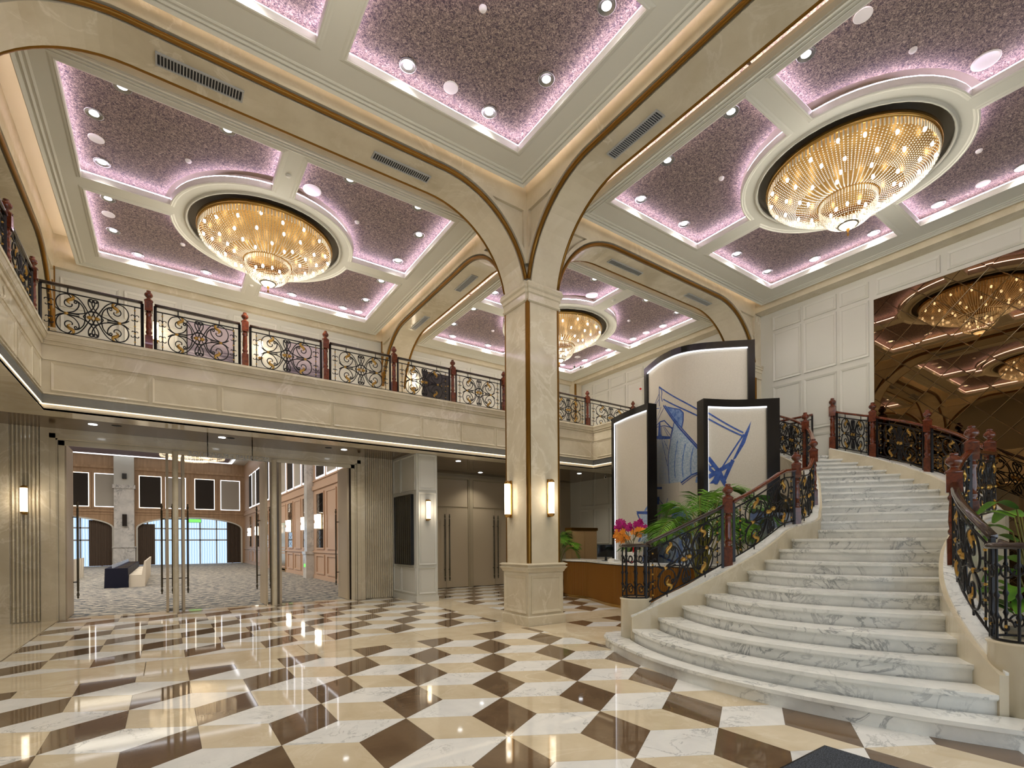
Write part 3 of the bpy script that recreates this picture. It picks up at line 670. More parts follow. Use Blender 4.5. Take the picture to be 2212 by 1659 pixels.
O('housing', MB().box(5.49, 12.87, 1.0, 5.57, 14.07, 2.94), MAT['screen'], TV)
O('bezel', MB().frame(12.87, 1.0, 14.07, 2.94, .03, 0, .012, FX(5.49)), MAT['black'], TV)
WDD = O('wall_double_doors', MB().box(6.19, 16.05, 0, 14.0, 16.2, 4.10), M0('beige_lacquer_wall', srgb(172,158,132), .4), kind='structure', label='beige wall with two pairs of double doors under the balcony', cat='wall')
dm = WDD.data.materials[0]
for k, (a, b_) in enumerate(((7.27, 9.05), (9.25, 11.15), (11.35, 13.2))):
    t = T('door_%d' % (7+k), ((a+b_)/2, 16.05, 0), 'closed beige double door with paired long handles, %s' % ('beside the white pier', 'half hidden by the middle column', 'behind the reception')[k], 'door', 'closed double doors', 'structure')
    c = (a+b_)/2
    for s_, (u0, u1) in enumerate(((a+.01, c-.004), (c+.004, b_-.01))):
        lf = O('leaf', MB().rect(u0, .015, u1, 2.83, .0, .03, FY(16.05)), MAT['door'], t)
        pull(t, FY(16.02), c + (-.09 if s_ == 0 else .09), 1.44, 2.36)
    O('transom_panel', MB().rect(a+.03, 2.90, b_-.03, 3.86, 0, .02, FY(16.05)), MAT['door'], t)
    O('door_gap_shadow', MB().rect(a, 0, b_, .014, 0, .02, FY(16.05)), MAT['doordark'], t)
for u in (9.05, 11.15, 7.07): O('door_mullion', MB().rect(u, 0, u+.2, 3.95, 0, .045, FY(16.05)).rect(u+.05, 0, u+.15, 3.95, .045, .065, FY(16.05)), dm, WDD)
O('door_cornice', MB().rect(6.2, 3.9, 13.9, 4.0, 0, .05, FY(16.05)), dm, WDD)

# ================================================================== BALLROOM beyond the doors
m = MAT['carpet'] = M0('patterned_carpet', srgb(120,124,124), .95); N, L, b = nodes(m); c = coords(m, 1., False)
vo = N.new('ShaderNodeTexVoronoi'); vo.inputs['Scale'].default_value = 2.6; vo.feature = 'F1'; L.new(c, vo.inputs['Vector'])
n1 = noise(m, c, 5., 3, .6, .6)
ck = N.new('ShaderNodeTexChecker'); ck.inputs['Scale'].default_value = 3.2; L.new(c, ck.inputs['Vector'])
ck.inputs['Color1'].default_value = srgb(88,96,102); ck.inputs['Color2'].default_value = srgb(168,164,152)
r1 = ramp(m, n1.outputs['Fac'], [(.40, srgb(70,80,90)), (.5, srgb(150,146,136)), (.62, srgb(206,198,180))])
L.new(mixc(m, .55, ck.outputs[0], r1.outputs[0]), b.inputs['Base Color'])
O('floor_ballroom', MB().box(-14, 14.74, -.06, 5.9, 50.3, 0), MAT['carpet'], kind='structure', label='grey and beige patterned ballroom carpet', cat='floor')
m = MAT['oak'] = M0('oak_panelling', srgb(178,146,112), .4); N, L, b = nodes(m); c = coords(m, 1., False)
wv = N.new('ShaderNodeVectorMath'); wv.operation = 'MULTIPLY'; wv.inputs[1].default_value = (6, 6, .5); L.new(c, wv.inputs[0])
L.new(ramp(m, noise(m, wv.outputs[0], 1., 3).outputs['Fac'], [(.3, srgb(160,130,98)), (.7, srgb(188,156,122))]).outputs[0], b.inputs['Base Color'])
MAT['pinkoak'] = M0('pale_wood_panel', srgb(196,166,140), .45)
MAT['greypanel'] = M0('grey_fabric_panel', srgb(176,170,158), .8)
MAT['darkpanel'] = M0('dark_fabric_panel', srgb(52,46,40), .8)
MAT['wmarble'] = marble('white_veined_pillar', srgb(214,212,206), srgb(190,190,186), srgb(120,122,124), 1.2, .2, .03, .8)
MAT['curtain'] = M0('brown_curtain', srgb(96,82,70), .8)
MAT['cloth'] = M0('white_chair_cover', srgb(228,220,202), .8)
MAT['navy'] = M0('navy_tablecloth', srgb(22,26,46), .7)
XB, YB, ZB = 5.75, 50.0, 8.05
WX = O('wall_ballroom_right', MB().box(XB, 14.75, 0, XB+.2, YB+.2, 4.09).box(XB, 15.81, 4.09, XB+.2, YB+.2, ZB+.6), MAT['pinkoak'], kind='structure', label='pale wood wall on the right of the ballroom', cat='wall')
WK = O('wall_ballroom_back', MB().prism(R4(-14, 0, 5.75, ZB+.6), 0, -.25, FY(YB), [[(-11.0,.001),(-3.35,.001),(-3.35,2.95)] + [(-7.17+3.82*math.cos(a), 2.95+.85*math.sin(a)) for a in [k*PI/16 for k in range(1,16)]] + [(-11.0,2.95)],
       [(-1.75,.001),(5.45,.001),(5.45,2.95)] + [(1.85+3.6*math.cos(a), 2.95+.85*math.sin(a)) for a in [k*PI/16 for k in range(1,16)]] + [(-1.75,2.95)]]), MAT['oak'], kind='structure', label='wood panelled back wall of the ballroom', cat='wall')
O('wall_ballroom_left', MB().box(-14.2, 14.75, 0, -14.0, 50.2, ZB+.6), MAT['oak'], kind='structure', label='left wall of the ballroom, out of view', cat='wall')
O('wall_ballroom_front', MB().box(-14.2, 15.80, 4.1, 5.95, 15.95, ZB+.6).box(-14.2, 14.76, 0, -6.05, 14.9, 4.1), MAT['oak'], kind='structure', label='ballroom side of the door wall', cat='wall')
CB = O('ceiling_ballroom', MB().box(-14.2, 15.8, ZB+.5, 5.95, 50.2, ZB+.6), MAT['white'], kind='structure', label='white ballroom ceiling', cat='ceiling')
MAT['mauve'] = M0('mauve_ceiling_panel', srgb(128,112,120), .6)
for k, y in enumerate((19.6, 28., 37., 45.5)):
    O('ceiling_panel', MB().box(-12.5, y-3.2, ZB+.44, 4.4, y+3.2, ZB+.49), MAT['mauve'], CB)
    O('ceiling_led', MB().frame(-12.8, y-3.5, 4.7, y+3.5, .12, ZB+.46, ZB+.40, FZ(0)), MAT['led'], CB)
for y in (23.6, 32.6, 41.3):
    O('ceiling_rib', MB().box(-14, y-.55, ZB-.1, 5.75, y+.55, ZB+.5), MAT['white'], CB)
lamp('AREA', (-3.5, 20, ZB+.30), 900, (1., .93, .86), 9, sy=6); lamp('AREA', (-3.5, 30, ZB+.30), 1000, (1., .93, .86), 9, sy=6); lamp('AREA', (-3.5, 41, ZB+.30), 1000, (1., .93, .86), 9, sy=6)
# windows and curtains of the back wall
m = MAT['sheer'] = emis('sheer_daylight', (.60,.78,1.), 1.3); nt = m.node_tree; tcn = nt.nodes.new('ShaderNodeTexCoord'); wv = nt.nodes.new('ShaderNodeTexWave')
wv.inputs['Scale'].default_value = 1.7; wv.inputs['Distortion'].default_value = 1.2; wv.inputs['Detail'].default_value = 2; nt.links.new(tcn.outputs['Object'], wv.inputs['Vector'])
rr_ = nt.nodes.new('ShaderNodeValToRGB'); rr_.color_ramp.elements[0].color = (.42,.62,.92,1); rr_.color_ramp.elements[1].color = (.72,.88,1.,1); nt.links.new(wv.outputs['Fac'], rr_.inputs[0])
nt.links.new(rr_.outputs[0], [n_ for n_ in nt.nodes if n_.type == 'EMISSION'][0].inputs[0])
for k, (a, b_) in enumerate(((-11.0, -3.35), (-1.75, 5.45))):
    t = T('window_%d' % (k+1), ((a+b_)/2, YB+.4, 0), 'arched ballroom window with sheer curtain, %s' % ('left of the white pillar', 'right of the white pillar')[k], 'window', kind='structure')
    O('sheer_pane', MB().box(a-.1, YB+.45, 0, b_+.1, YB+.47, 4.0), MAT['sheer'], t)
    fm = MB()
    for i in range(6): x = a+(b_-a)*(i+.5)/6; fm.box(x-.05, YB+.38, 0, x+.05, YB+.44, 3.9)
    fm.box(a, YB+.38, 1.95, b_, YB+.44, 2.06); fm.box(a, YB+.38, 2.9, b_, YB+.44, 3.0)
    O('window_frame', fm, MAT['ventwhite'], t)
    ar = [(a-.12, 0), (a-.12, 2.95)] + [((a+b_)/2+((b_-a)/2+.12)*math.cos(q), 2.95+.97*math.sin(q)) for q in [PI-i*PI/24 for i in range(1,24)]] + [(b_+.12, 2.95), (b_+.12, 0), (b_, 0), (b_, 2.95)] + [((a+b_)/2+((b_-a)/2)*math.cos(q), 2.95+.85*math.sin(q)) for q in [i*PI/24 for i in range(1,24)]] + [(a, 2.95), (a, 0)]
    O('window_architrave', MB().prism(ar, 0, .06, FY(YB)), MAT['white'], t)
for x, w in ((-4.0,.75),(-1.2,.55),(4.95,.55),(-10.5,.6)):
    n = 40; P = [(x-w+2*w*i/n, YB+.2+.08*math.sin(i*1.9)) for i in range(n+1)]
    mb = MB().add([(p[0], p[1], .02) for p in P]+[(p[0], p[1], 3.55 if abs(x) > 3 else 3.3) for p in P], [(i, i+1, n+2+i, n+1+i) for i in range(n)], True)
    O('window_curtain', mb, MAT['curtain'], label='dark brown gathered curtain at the ballroom window, %s' % {-4.0:'left of the white pillar',-1.2:'right of the white pillar',4.95:'far right end',-10.5:'far left end'}[x], cat='curtain', group='ballroom curtains')
# upper fabric panels
UP = ((-7.6,-6.4,'darkpanel'),(-5.9,-4.75,'darkpanel'),(-4.35,-2.98,'greypanel'),(-1.62,-.25,'darkpanel'),(.10,1.40,'greypanel'),(2.10,3.45,'darkpanel'),(3.98,5.35,'greypanel'))
UN = ('hidden far left', 'first dark one', 'first pale one, left of the pillar', 'dark one right of the pillar', 'pale one behind the chandelier', 'dark one right of the chandelier', 'last pale one')
for (a, b_, mt), nm in zip(UP, UN):
    t = T('fabric_panel', ((a+b_)/2, YB, 4.6), 'large framed fabric panel high on the ballroom back wall, ' + nm, 'wall panel', 'fabric panels on the ballroom back wall')
    O('fabric', MB().rect(a, 4.62, b_, 7.1, .02, .06, FY(YB)), MAT[mt], t)
    O('frame', MB().frame(a-.18, 4.44, b_+.18, 7.28, .12, 0, .06, FY(YB)), MAT['oak'], t)
    O('edge_light', MB().frame(a-.05, 4.57, b_+.05, 7.15, .05, 0, .03, FY(YB)), MAT['led'] if mt == 'greypanel' else MAT['ledwarm'], t)
O('trim_4', MB().rect(-14, 4.2, 5.75, 4.3, 0, .08, FY(YB)).rect(-14, 4.0, 5.75, 4.06, 0, .05, FY(YB)).rect(-14, 7.55, 5.75, 7.75, 0, .12, FY(YB)), MAT['oak'], kind='structure', label='wood mouldings across the ballroom back wall', cat='trim')
t = T('ballroom_pillar', (-2.55, 49.7, 0), 'white veined marble pillar between the ballroom windows', 'column')
O('shaft', MB().box(-3.2, 49.4, 1.5, -1.95, 50, 6.0), MAT['wmarble'], t); O('pedestal', MB().box(-3.25, 49.35, 0, -1.9, 50, 1.42).box(-3.32, 49.28, 1.42, -1.83, 50, 1.5), MAT['wmarble'], t)
O('capital', MB().box(-3.28, 49.3, 6.0, -1.87, 50, 6.3), MAT['wmarble'], t); O('upper_shaft', MB().box(-3.2, 49.4, 6.3, -1.95, 50, ZB+.5), MAT['greywhite'], t)
for z0, z1, nm in ((3.1, 4.0, 'lower'), (6.75, 7.15, 'upper')):
    O('wall_loudspeaker', MB().box(-2.68, 49.15, z0, -2.40, 49.4, z1).box(-2.66, 49.13, z0+.02, -2.42, 49.15, z1-.02), MAT['black'], label='black loudspeaker on the ballroom pillar, %s one' % nm, cat='speaker')
ex = T('exit_sign', (2.0, 49.6, 3.6), 'green lit exit sign at the ballroom window', 'exit sign')
O('sign_box', MB().box(1.6, 49.55, 3.45, 2.5, 49.65, 3.75), MAT['black'], ex); O('sign_face', MB().box(1.63, 49.535, 3.48, 2.47, 49.55, 3.72), emis('exit_green', (.15,1.,.1), 2.2), ex)
# right wall of the ballroom: framed panels, mirrors with lamps, light slots
m = MAT['bmirror'] = M0('ballroom_mirror', srgb(150,146,140), .03, 1.)
O('trim_5', MB().rect(14.9, 4.1, 50, 4.3, 0, .07, FX(XB)).rect(14.9, 4.5, 50, 4.56, 0, .05, FX(XB)).rect(14.9, 1.2, 50, 1.28, 0, .06, FX(XB)).rect(14.9, 0, 50, .16, 0, .04, FX(XB)), MAT['pinkoak'], kind='structure', label='wood mouldings along the right ballroom wall', cat='trim')
seq = [(20.0, 'p'), (21.75, 'p'), (23.63, 'm'), (26.4, 'm'), (28.3, 'p'), (30.2, 'm'), (32.2, 'p'), (34.0, 'm'), (36.0, 'p'), (38.0, 'm'), (40.0, 'p'), (42.0, 'm'), (44.0, 'p'), (46.0, 'm')]
for y, k in seq:
    if k == 'm':
        w = .70
        mr = T('wall_mirror', (XB, y, 1.4), 'narrow bronze mirror with a crystal lamp on the right ballroom wall, %.0f m in' % (y-14.4), 'mirror', 'ballroom wall mirrors')
        O('glass', MB().rect(y-w+.08, 1.42, y+w-.08, 3.86, .01, .02, FX(XB)), MAT['bmirror'], mr); O('frame', MB().frame(y-w, 1.36, y+w, 3.94, .07, 0, .05, FX(XB)), MAT['pinkoak'], mr)
        dm_ = MB()
        for i in range(7):
            z0 = 1.45 + i*.35; dm_.tube([FX(XB)(y-w*.8, z0, .022), FX(XB)(y+w*.8, z0+.35, .022)], .006, 4).tube([FX(XB)(y+w*.8, z0, .022), FX(XB)(y-w*.8, z0+.35, .022)], .006, 4)
        O('lattice', dm_, MAT['black'], mr)
        sl = T('crystal_wall_lamp', FX(XB)(y, 2.3, .0), 'lit crystal lamp in front of the narrow mirror, %.0f m into the ballroom' % (y-14.4), 'wall lamp', 'crystal lamps in the ballroom')
        for dy in (-.22, .22):
            O('lamp_tube', MB().lathe([(.09, 2.30), (.09, 2.52), (.06, 2.55), (.06, 2.66), (.09, 2.69), (.09, 2.92)], FX(XB)(y+dy, 0, .14), 10), emis('ballroom_lamp', (1.,.93,.8), 5.) if 'ballroom_lamp' not in bpy.data.materials else bpy.data.materials['ballroom_lamp'], sl)
        O('lamp_plate', MB().rect(y-.34, 2.25, y+.34, 2.97, .02, .05, FX(XB)), MAT['brass'], sl)
    else:
        O('wall_panel', MB().rect(y-.66, 1.42, y+.66, 3.86, 0, .02, FX(XB)), MAT['pinkoak'], WX); O('panel_moulding', MB().frame(y-.75, 1.36, y+.75, 3.94, .08, 0, .05, FX(XB)), MAT['pinkoak'], WX)
    O('dado_panel', MB().frame(y-.72, .24, y+.72, 1.12, .08, 0, .045, FX(XB)), MAT['pinkoak'], WX)
    O('upper_fabric_panel', MB().rect(y-.62, 4.68, y+.62, 7.2, .02, .05, FX(XB)), MAT['darkpanel' if k == 'm' else 'greypanel'], WX)
    O('light_slot', MB().frame(y-.78, 4.6, y+.78, 7.3, .07, 0, .02, FX(XB)), MAT['led'], WX)
t = T('ballroom_pillar', (5.6, 25.2, 0), 'slim white marble half pillar on the right ballroom wall', 'column')
O('shaft', MB().box(5.45, 24.95, 1.25, 5.75, 25.5, ZB+.5), MAT['wmarble'], t); O('pedestal', MB().box(5.40, 24.9, 0, 5.75, 25.55, 1.2).box(5.36, 24.86, 1.12, 5.75, 25.59, 1.25), MAT['wmarble'], t)
O('exit_marker', MB().box(5.385, 25.1, .52, 5.40, 25.3, .66), bpy.data.materials['exit_green'], label='small green exit marker on the slim ballroom pillar', cat='exit sign')
O('service_door', MB().rect(31.6, 0, 33.4, 2.75, 0, .04, FX(XB)).frame(31.5, -.02, 33.5, 2.85, .1, 0, .06, FX(XB)), MAT['brass'], WX)
# ballroom chandelier
CH = T('ballroom_chandelier', (1.3, 33.0, 6.2), 'two-tier crystal chandelier seen through the ballroom doors', 'chandelier')
random.seed(3)
for r, z0, z1, n, nm in ((2.0, 7.1, 8.0, 90, 'upper_tier'), (1.5, 6.2, 7.2, 70, 'lower_tier')):
    mb = MB()
    for rr in (r, r*.75, r*.5):
        for i in range(n):
            a = 2*PI*i/n; x, y = 1.3+rr*math.cos(a), 33.0+rr*math.sin(a); zz0 = z0 + .35*(rr/r-.5)
            for k in range(5): mb.octa((x, y, zz0+(z1-zz0)*(k+.5)/5), .035, .09)
    O(nm, mb, M0('ballroom_crystal_'+nm, (.95,.86,.70,1), .15, .5, emit=(1.,.85,.6,1), estr=.25), CH, kind='stuff')
lamp('POINT', (1.3, 33, 6.9), 500, WARM, .5)
# tables and chairs
ch = T('banquet_chair', (0, 0, 0), 'white slip-covered banquet chair', 'chair', 'white covered banquet chairs')
def chair_parts(t):
    P = [(-.24,0),(.24,0),(.22,.46),(-.22,.46)]
    O('skirt', MB().add([(-.25,-.25,0),(.25,-.25,0),(.26,.27,0),(-.26,.27,0),(-.22,-.22,.47),(.22,-.22,.47),(.22,.24,.47),(-.22,.24,.47)], [(0,1,5,4),(1,2,6,5),(2,3,7,6),(3,0,4,7),(4,5,6,7)]), MAT['cloth'], t)
    O('back_cover', MB().add([(-.23,.16,.44),(.23,.16,.44),(.21,.24,.98),(-.21,.24,.98),(-.24,.27,.02),(.24,.27,.02),(.21,.30,.99),(-.21,.30,.99)], [(0,1,2,3),(4,5,6,7),(0,4,7,3),(1,5,6,2),(3,2,6,7),(0,1,5,4)]), MAT['cloth'], t)
chair_parts(ch)
gl = MB().lathe([(.03,0),(.035,.12),(.033,.14)], n=8).mesh('bottle', M0('clear_tumbler', (.75,.85,1,1), .05, trans=.7))
def table(x, y0, y1, nt, label, near):
    d = (y1-y0)/nt
    for i in range(nt):
        a = y0 + i*d
        t = T('conference_table', (x, a+d/2, 0), '%s, number %s from the doors' % (label, ('one','two','three','four','five')[i]), 'table', 'navy skirted conference tables')
        O('tablecloth', MB().add([(x-.36,a+.01,0),(x+.36,a+.01,0),(x+.36,a+d-.01,0),(x-.36,a+d-.01,0),(x-.34,a+.02,.73),(x+.34,a+.02,.73),(x+.34,a+d-.02,.73),(x-.34,a+d-.02,.73)], [(0,1,5,4),(1,2,6,5),(2,3,7,6),(3,0,4,7),(4,5,6,7)]), MAT['navy'], t)
        for k in range(3):
            o = inst('water_bottle', gl, (x-.12, a+d*(k+.5)/3, .732)); tag(o, 'small clear water bottle standing on the %s' % label, 'bottle', 'water bottles on the ' + label)
            pd_ = O('place_mat', MB().box(x+.02, a+d*(k+.5)/3-.2, .731, x+.30, a+d*(k+.5)/3+.16, .737), MAT['doordark'], label='dark place mat on the ' + label, cat='place mat', group='place mats on the ' + label)
table(-1.49, 24.0, 34.0, 5, 'navy skirted table in the right row', True)
table(-4.3, 24.0, 34.0, 5, 'navy skirted table in the left row', False)
first = True
for row, x, nm, n0 in ((0, -.90, 'right of the nearest navy tables', 12), (1, -3.62, 'along the left row of navy tables', 12)):
    for i in range(n0):
        y = 24.35 + i*.78; lab = 'white slip-covered chair %s' % nm
        if first: ch.location = (x, y, 0); ch.rotation_euler = (0, 0, -PI/2); ch['label'] = lab; ch['group'] = 'white covered chairs ' + nm; first = False
        else: dup(ch, (x, y, 0), -PI/2, lab, 'white covered chairs ' + nm)

# ================================================================== RAILINGS
def spiral(c, r0, r1, a0, a1, n): return [(c[0]+(r0+(r1-r0)*i/n)*math.cos(a0+(a1-a0)*i/n), c[1]+(r0+(r1-r0)*i/n)*math.sin(a0+(a1-a0)*i/n)) for i in range(n+1)]
def c2(P, n=5): return [(p.x, p.y) for p in crom([(q[0], q[1], 0) for q in P], n)]
# scroll pattern in unit panel: u -.72.. .72, v .06.. .82 ; mirrored in u and about v=.44
BASE = [spiral((-.335, .625), .03, .095, PI*.1, -PI*1.6, 14) + c2([(-.30,.715),(-.36,.80),(-.47,.76),(-.525,.64),(-.49,.51),(-.40,.445)], 4)[1:],
        c2([(-.30,.715),(-.22,.70),(-.14,.60),(-.115,.44)], 4),
        c2([(-.40,.80),(-.28,.80),(-.17,.71),(-.06,.50),(.01,.33),(.07,.20),(.07,.11)], 4) + spiral((.03, .125), .045, .012, -.2, -PI*2.2, 10),
        c2([(-.38,.455),(-.22,.47),(-.10,.52),(-.02,.60),(.02,.70),(.01,.76)], 4) + spiral((-.03,.755), .042, .012, .2, PI*2.2, 10),
        c2([(-.37,.46),(-.28,.50),(-.22,.58),(-.205,.66),(-.24,.70)], 3) + spiral((-.25,.672), .028, .008, PI*.5, PI*2.3, 8),
        c2([(-.38,.445),(-.46,.465),(-.53,.52)], 3), c2([(-.37,.45),(-.28,.455),(-.20,.455)], 3),
        c2([(-.145,.44),(-.08,.53),(0,.565)], 4)]
SIDE = [[(-.62,.06),(-.62,.82)], spiral((-.665,.63), .012, .045, PI, -.3, 9), spiral((-.575,.63), .012, .045, 0, PI+.3, 9), spiral((-.585,.56), .01, .03, 0, -PI-.2, 7), spiral((-.655,.56), .01, .03, PI, PI*2+.2, 7)]
LEAF = c2([(-.325,.625),(-.365,.665),(-.345,.70),(-.29,.735),(-.285,.775),(-.32,.80)], 4)
def scroll_panel(f, half, r=.0105, name='railing_panel', label='', loc=(0,0,0), railmat='darkrail', group='scroll railing panels', hr=.96, light=False, endposts=(True, True), v0=0.0):
    # f(u, v) maps panel coordinates (u in -half..half, v up) to space
    t = T(name, loc, label, 'railing', group)
    k = half / .75; g = lambda p: f(p[0]*k, p[1] + v0)
    def both(P):
        out = []
        for su in (1, -1):
            for sv in (1, -1): out.append([(su*p[0], .44 + sv*(p[1]-.44)) for p in P])
        return out
    mb = MB()
    for P in BASE:
        for Q in both(P): mb.tube([g(q) for q in Q], r, 5)
    for P in SIDE:
        for Q in (both(P) if P is not SIDE[0] else [P, [(-p[0], p[1]) for p in P]]): mb.tube([g(q) for q in Q], r*.8, 4)
    O('scrollwork', mb, MAT['iron'], t)
    n = 8; us = [-.745 + 1.49*i/n for i in range(n+1)]
    O('top_bar', MB().tube([g((u, .82)) for u in us], .013, 4), MAT['iron'], t)
    O('bottom_bar', MB().tube([g((u, .06)) for u in us], .013, 4), MAT['iron'], t)
    for u in (-.36, .36):
        O('rail_strut', MB().tube([g((u, .82)), g((u, hr-.05))], .010, 4), MAT['iron'], t); O('foot_strut', MB().tube([g((u, .06)), g((u, .0))], .010, 4), MAT['iron'], t)
    for u, on in ((-.735, endposts[0]), (.735, endposts[1])):
        if on: O('end_post', MB().tube([g((u, .0)), g((u, hr-.04))], .026, 4, smooth=False), MAT['iron'], t)
    O('handrail', MB().sweep([g((u, hr)) for u in us], [(-.032,-.05),(.032,-.05),(.04,-.028),(.036,-.008),(.018,.004),(-.018,.004),(-.036,-.008),(-.04,-.028)], smooth=True), MAT[railmat], t)
    for Q in both(LEAF):
        m_ = len(Q); O('gold_leaf', MB().tube([g(q) for q in Q], [.006 + .024*math.sin(PI*i/(m_-1))**1.2 for i in range(m_)], 6), MAT['gold'], t)
    for su in (1, -1):
        O('gold_collar', MB().tube([g((su*-.41, .44)), g((su*-.355, .44))], [.028, .022], 6), MAT['gold'], t)
        Q = [(su*-.02,.44),(su*-.05,.475),(su*-.09,.44),(su*-.05,.405)]
        O('rosette_leaf', MB().tube([g((su*-.018,.44)), g((su*-.05,.44)), g((su*-.085,.44)), g((su*-.10,.44))], [.02, .042, .026, .006], 6), MAT['gold'], t)
        kn = MB()
        for v in (.13, .30, .44, .58, .75): kn.ball(g((su*-.62, v)), .017, 6)
        O('gold_knobs', kn, MAT['gold'], t)
    O('rosette_ring', MB().tube([g((.028*math.cos(a), .44+.034*math.sin(a))) for a in [i*PI/6 for i in range(12)]], .009, 5, closed=True), MAT['gold'], t)
    return t
NW = [(.052,0),(.052,.30),(.036,.33),(.048,.36),(.048,.39),(.036,.42),(.044,.50),(.04,.62),(.036,.70),(.048,.725),(.048,.75),(.036,.775),(.036,.80)]
nw_sq = MB().add([(x*.062, y*.062, z) for z in (0, .30) for x, y in CORN] + [(0,0,.30)]*0, [(0,1,2,3),(4,5,6,7),(0,1,5,4),(1,2,6,5),(2,3,7,6),(3,0,4,7)]).lathe([(.058,.30),(.04,.335),(.055,.36),(.055,.385),(.042,.41),(.052,.48),(.046,.62),(.042,.70),(.055,.72),(.055,.745),(.042,.77),(.042,.79)], n=14)
nw_sq.add([(x*.066, y*.066, z) for z in (.79, 1.0) for x, y in CORN], [(0,1,2,3),(4,5,6,7),(0,1,5,4),(1,2,6,5),(2,3,7,6),(3,0,4,7)])
nw_me = nw_sq.mesh('post_body', MAT['mahog'])
cap_me = MB().lathe([(.075,1.0),(.078,1.015),(.05,1.04),(.032,1.055),(.032,1.07),(.05,1.08),(.072,1.11),(.072,1.14),(.05,1.17),(.03,1.185),(.04,1.195),(.035,1.21),(.001,1.215)], n=16).mesh('ball_finial', MAT['mahog'])
def newel(x, y, z, label, sc=1.0, rz=0.):
    t = T('newel_post', (x, y, z), label, 'newel post', 'turned mahogany newel posts')
    a = inst('post_body', nw_me, (x, y, z), t); b_ = inst('ball_finial', cap_me, (x, y, z), t)
    t.scale = (sc, sc, sc*.99); t.rotation_euler = (0, 0, rz); return t
YR, ZB0 = 12.38, 5.45
NX = [-.238, 1.455, 3.15, 4.843, 6.535, 8.225, 9.90, 11.58]
ORD = ['first', 'second', 'third', 'fourth', 'fifth', 'sixth', 'seventh', 'eighth', 'ninth']
newel(-1.87, 12.05, ZB0, 'dark turned newel post at the left corner of the balcony')
for i, x in enumerate(NX): newel(x, YR, ZB0, 'dark turned newel post on the back balcony, %s right of the corner' % ORD[i])
xs = [-1.93] + NX
for i in range(len(xs)-1):
    a, b_ = xs[i]+.09, xs[i+1]-.09; c = (a+b_)/2; h = (b_-a)/2
    scroll_panel(lambda u, v, c=c: (c+u, YR, ZB0+v), h, label='black iron scroll railing panel on the back balcony, %s from the corner' % ORD[i], loc=(c, YR, ZB0))
newel(-1.87, 10.27, ZB0, 'dark turned newel post on the left balcony, next to the corner')
newel(-1.87, 8.49, ZB0, 'dark turned newel post on the left balcony, at the picture edge')
for i, (a, b_) in enumerate(((10.36, 11.96), (8.58, 10.18), (6.8, 8.4))):
    c = (a+b_)/2; scroll_panel(lambda u, v, c=c: (-1.87, c+u, ZB0+v), (b_-a)/2, label='black iron scroll railing panel on the left balcony, %s from the corner' % ORD[i], loc=(-1.87, c, ZB0))
# landing rail beyond the balcony end
newel(13.8, 12.38, ZB0, 'dark newel post at the far right end of the balcony')
scroll_panel(lambda u, v: (12.68+u, 12.38, ZB0+v), 1.0, label='black iron scroll railing panel at the far right end of the balcony', loc=(12.68, 12.38, ZB0))
# ================================================================== STAIRCASE
HR = .1625
Lp = {1:(5.50,5.55),2:(5.575,5.053),3:(5.879,4.835),4:(6.225,4.678),5:(6.551,4.518),6:(6.93,4.40),7:(7.33,4.31),8:(7.70,4.24),9:(8.05,4.20),10:(8.42,4.18),11:(9.673,4.34),12:(9.98,4.42),13:(10.28,4.53),14:(10.58,4.67),15:(10.88,4.81),16:(11.18,4.95),17:(11.47,5.10),18:(11.76,5.27),19:(12.03,5.46),20:(12.27,5.68),21:(12.47,5.94),22:(12.62,6.23),23:(12.72,6.55),24:(12.78,6.90)}
Rp = {1:(5.40,.55),2:(5.547,1.077),3:(5.836,1.297),4:(6.131,1.483),5:(6.56,1.682),6:(7.02,1.85),7:(7.45,1.97),8:(7.832,2.05),9:(8.2,2.08),10:(8.6,2.09),11:(10.5,2.22),12:(11.0,2.40),13:(11.42,2.62),14:(11.8,2.83),15:(12.14,3.04),16:(12.43,3.27),17:(12.69,3.52),18:(12.95,3.84),19:(13.11,4.13),20:(13.38,4.48),21:(13.53,4.80),22:(13.68,5.16),23:(13.77,5.53),24:(13.81,5.88)}
BUL = {1:.70,2:.58,3:.56,4:.54,5:.53,6:.50,7:.46,8:.42,9:.38,10:.34,11:.0}
SK = lambda k: 1.0 if k <= 14 else 1 - .006*(k-14)
ZK = {k: 1.59 + (HR*k - 1.59)*SK(k) for k in range(0, 26)}
ZK[0] = 0.
def nose(k, off=0.):                                  # the nosing line of step k from left to right, moved back by off
    l, r = V((*Lp[k], 0)), V((*Rp[k], 0)); d = (r-l); n = V((d.y, -d.x, 0)).normalized()
    if n.x > 0: n = -n                                # towards the foot of the stair
    b_ = BUL.get(k, 0.); out = []
    for i in range(25):
        t = i/24; out.append(l + d*t + n*(b_*4*t*(1-t) - off))
    return out
ST = T('staircase', (6, 3, 0), 'broad curved white marble staircase rising to the right', 'staircase')
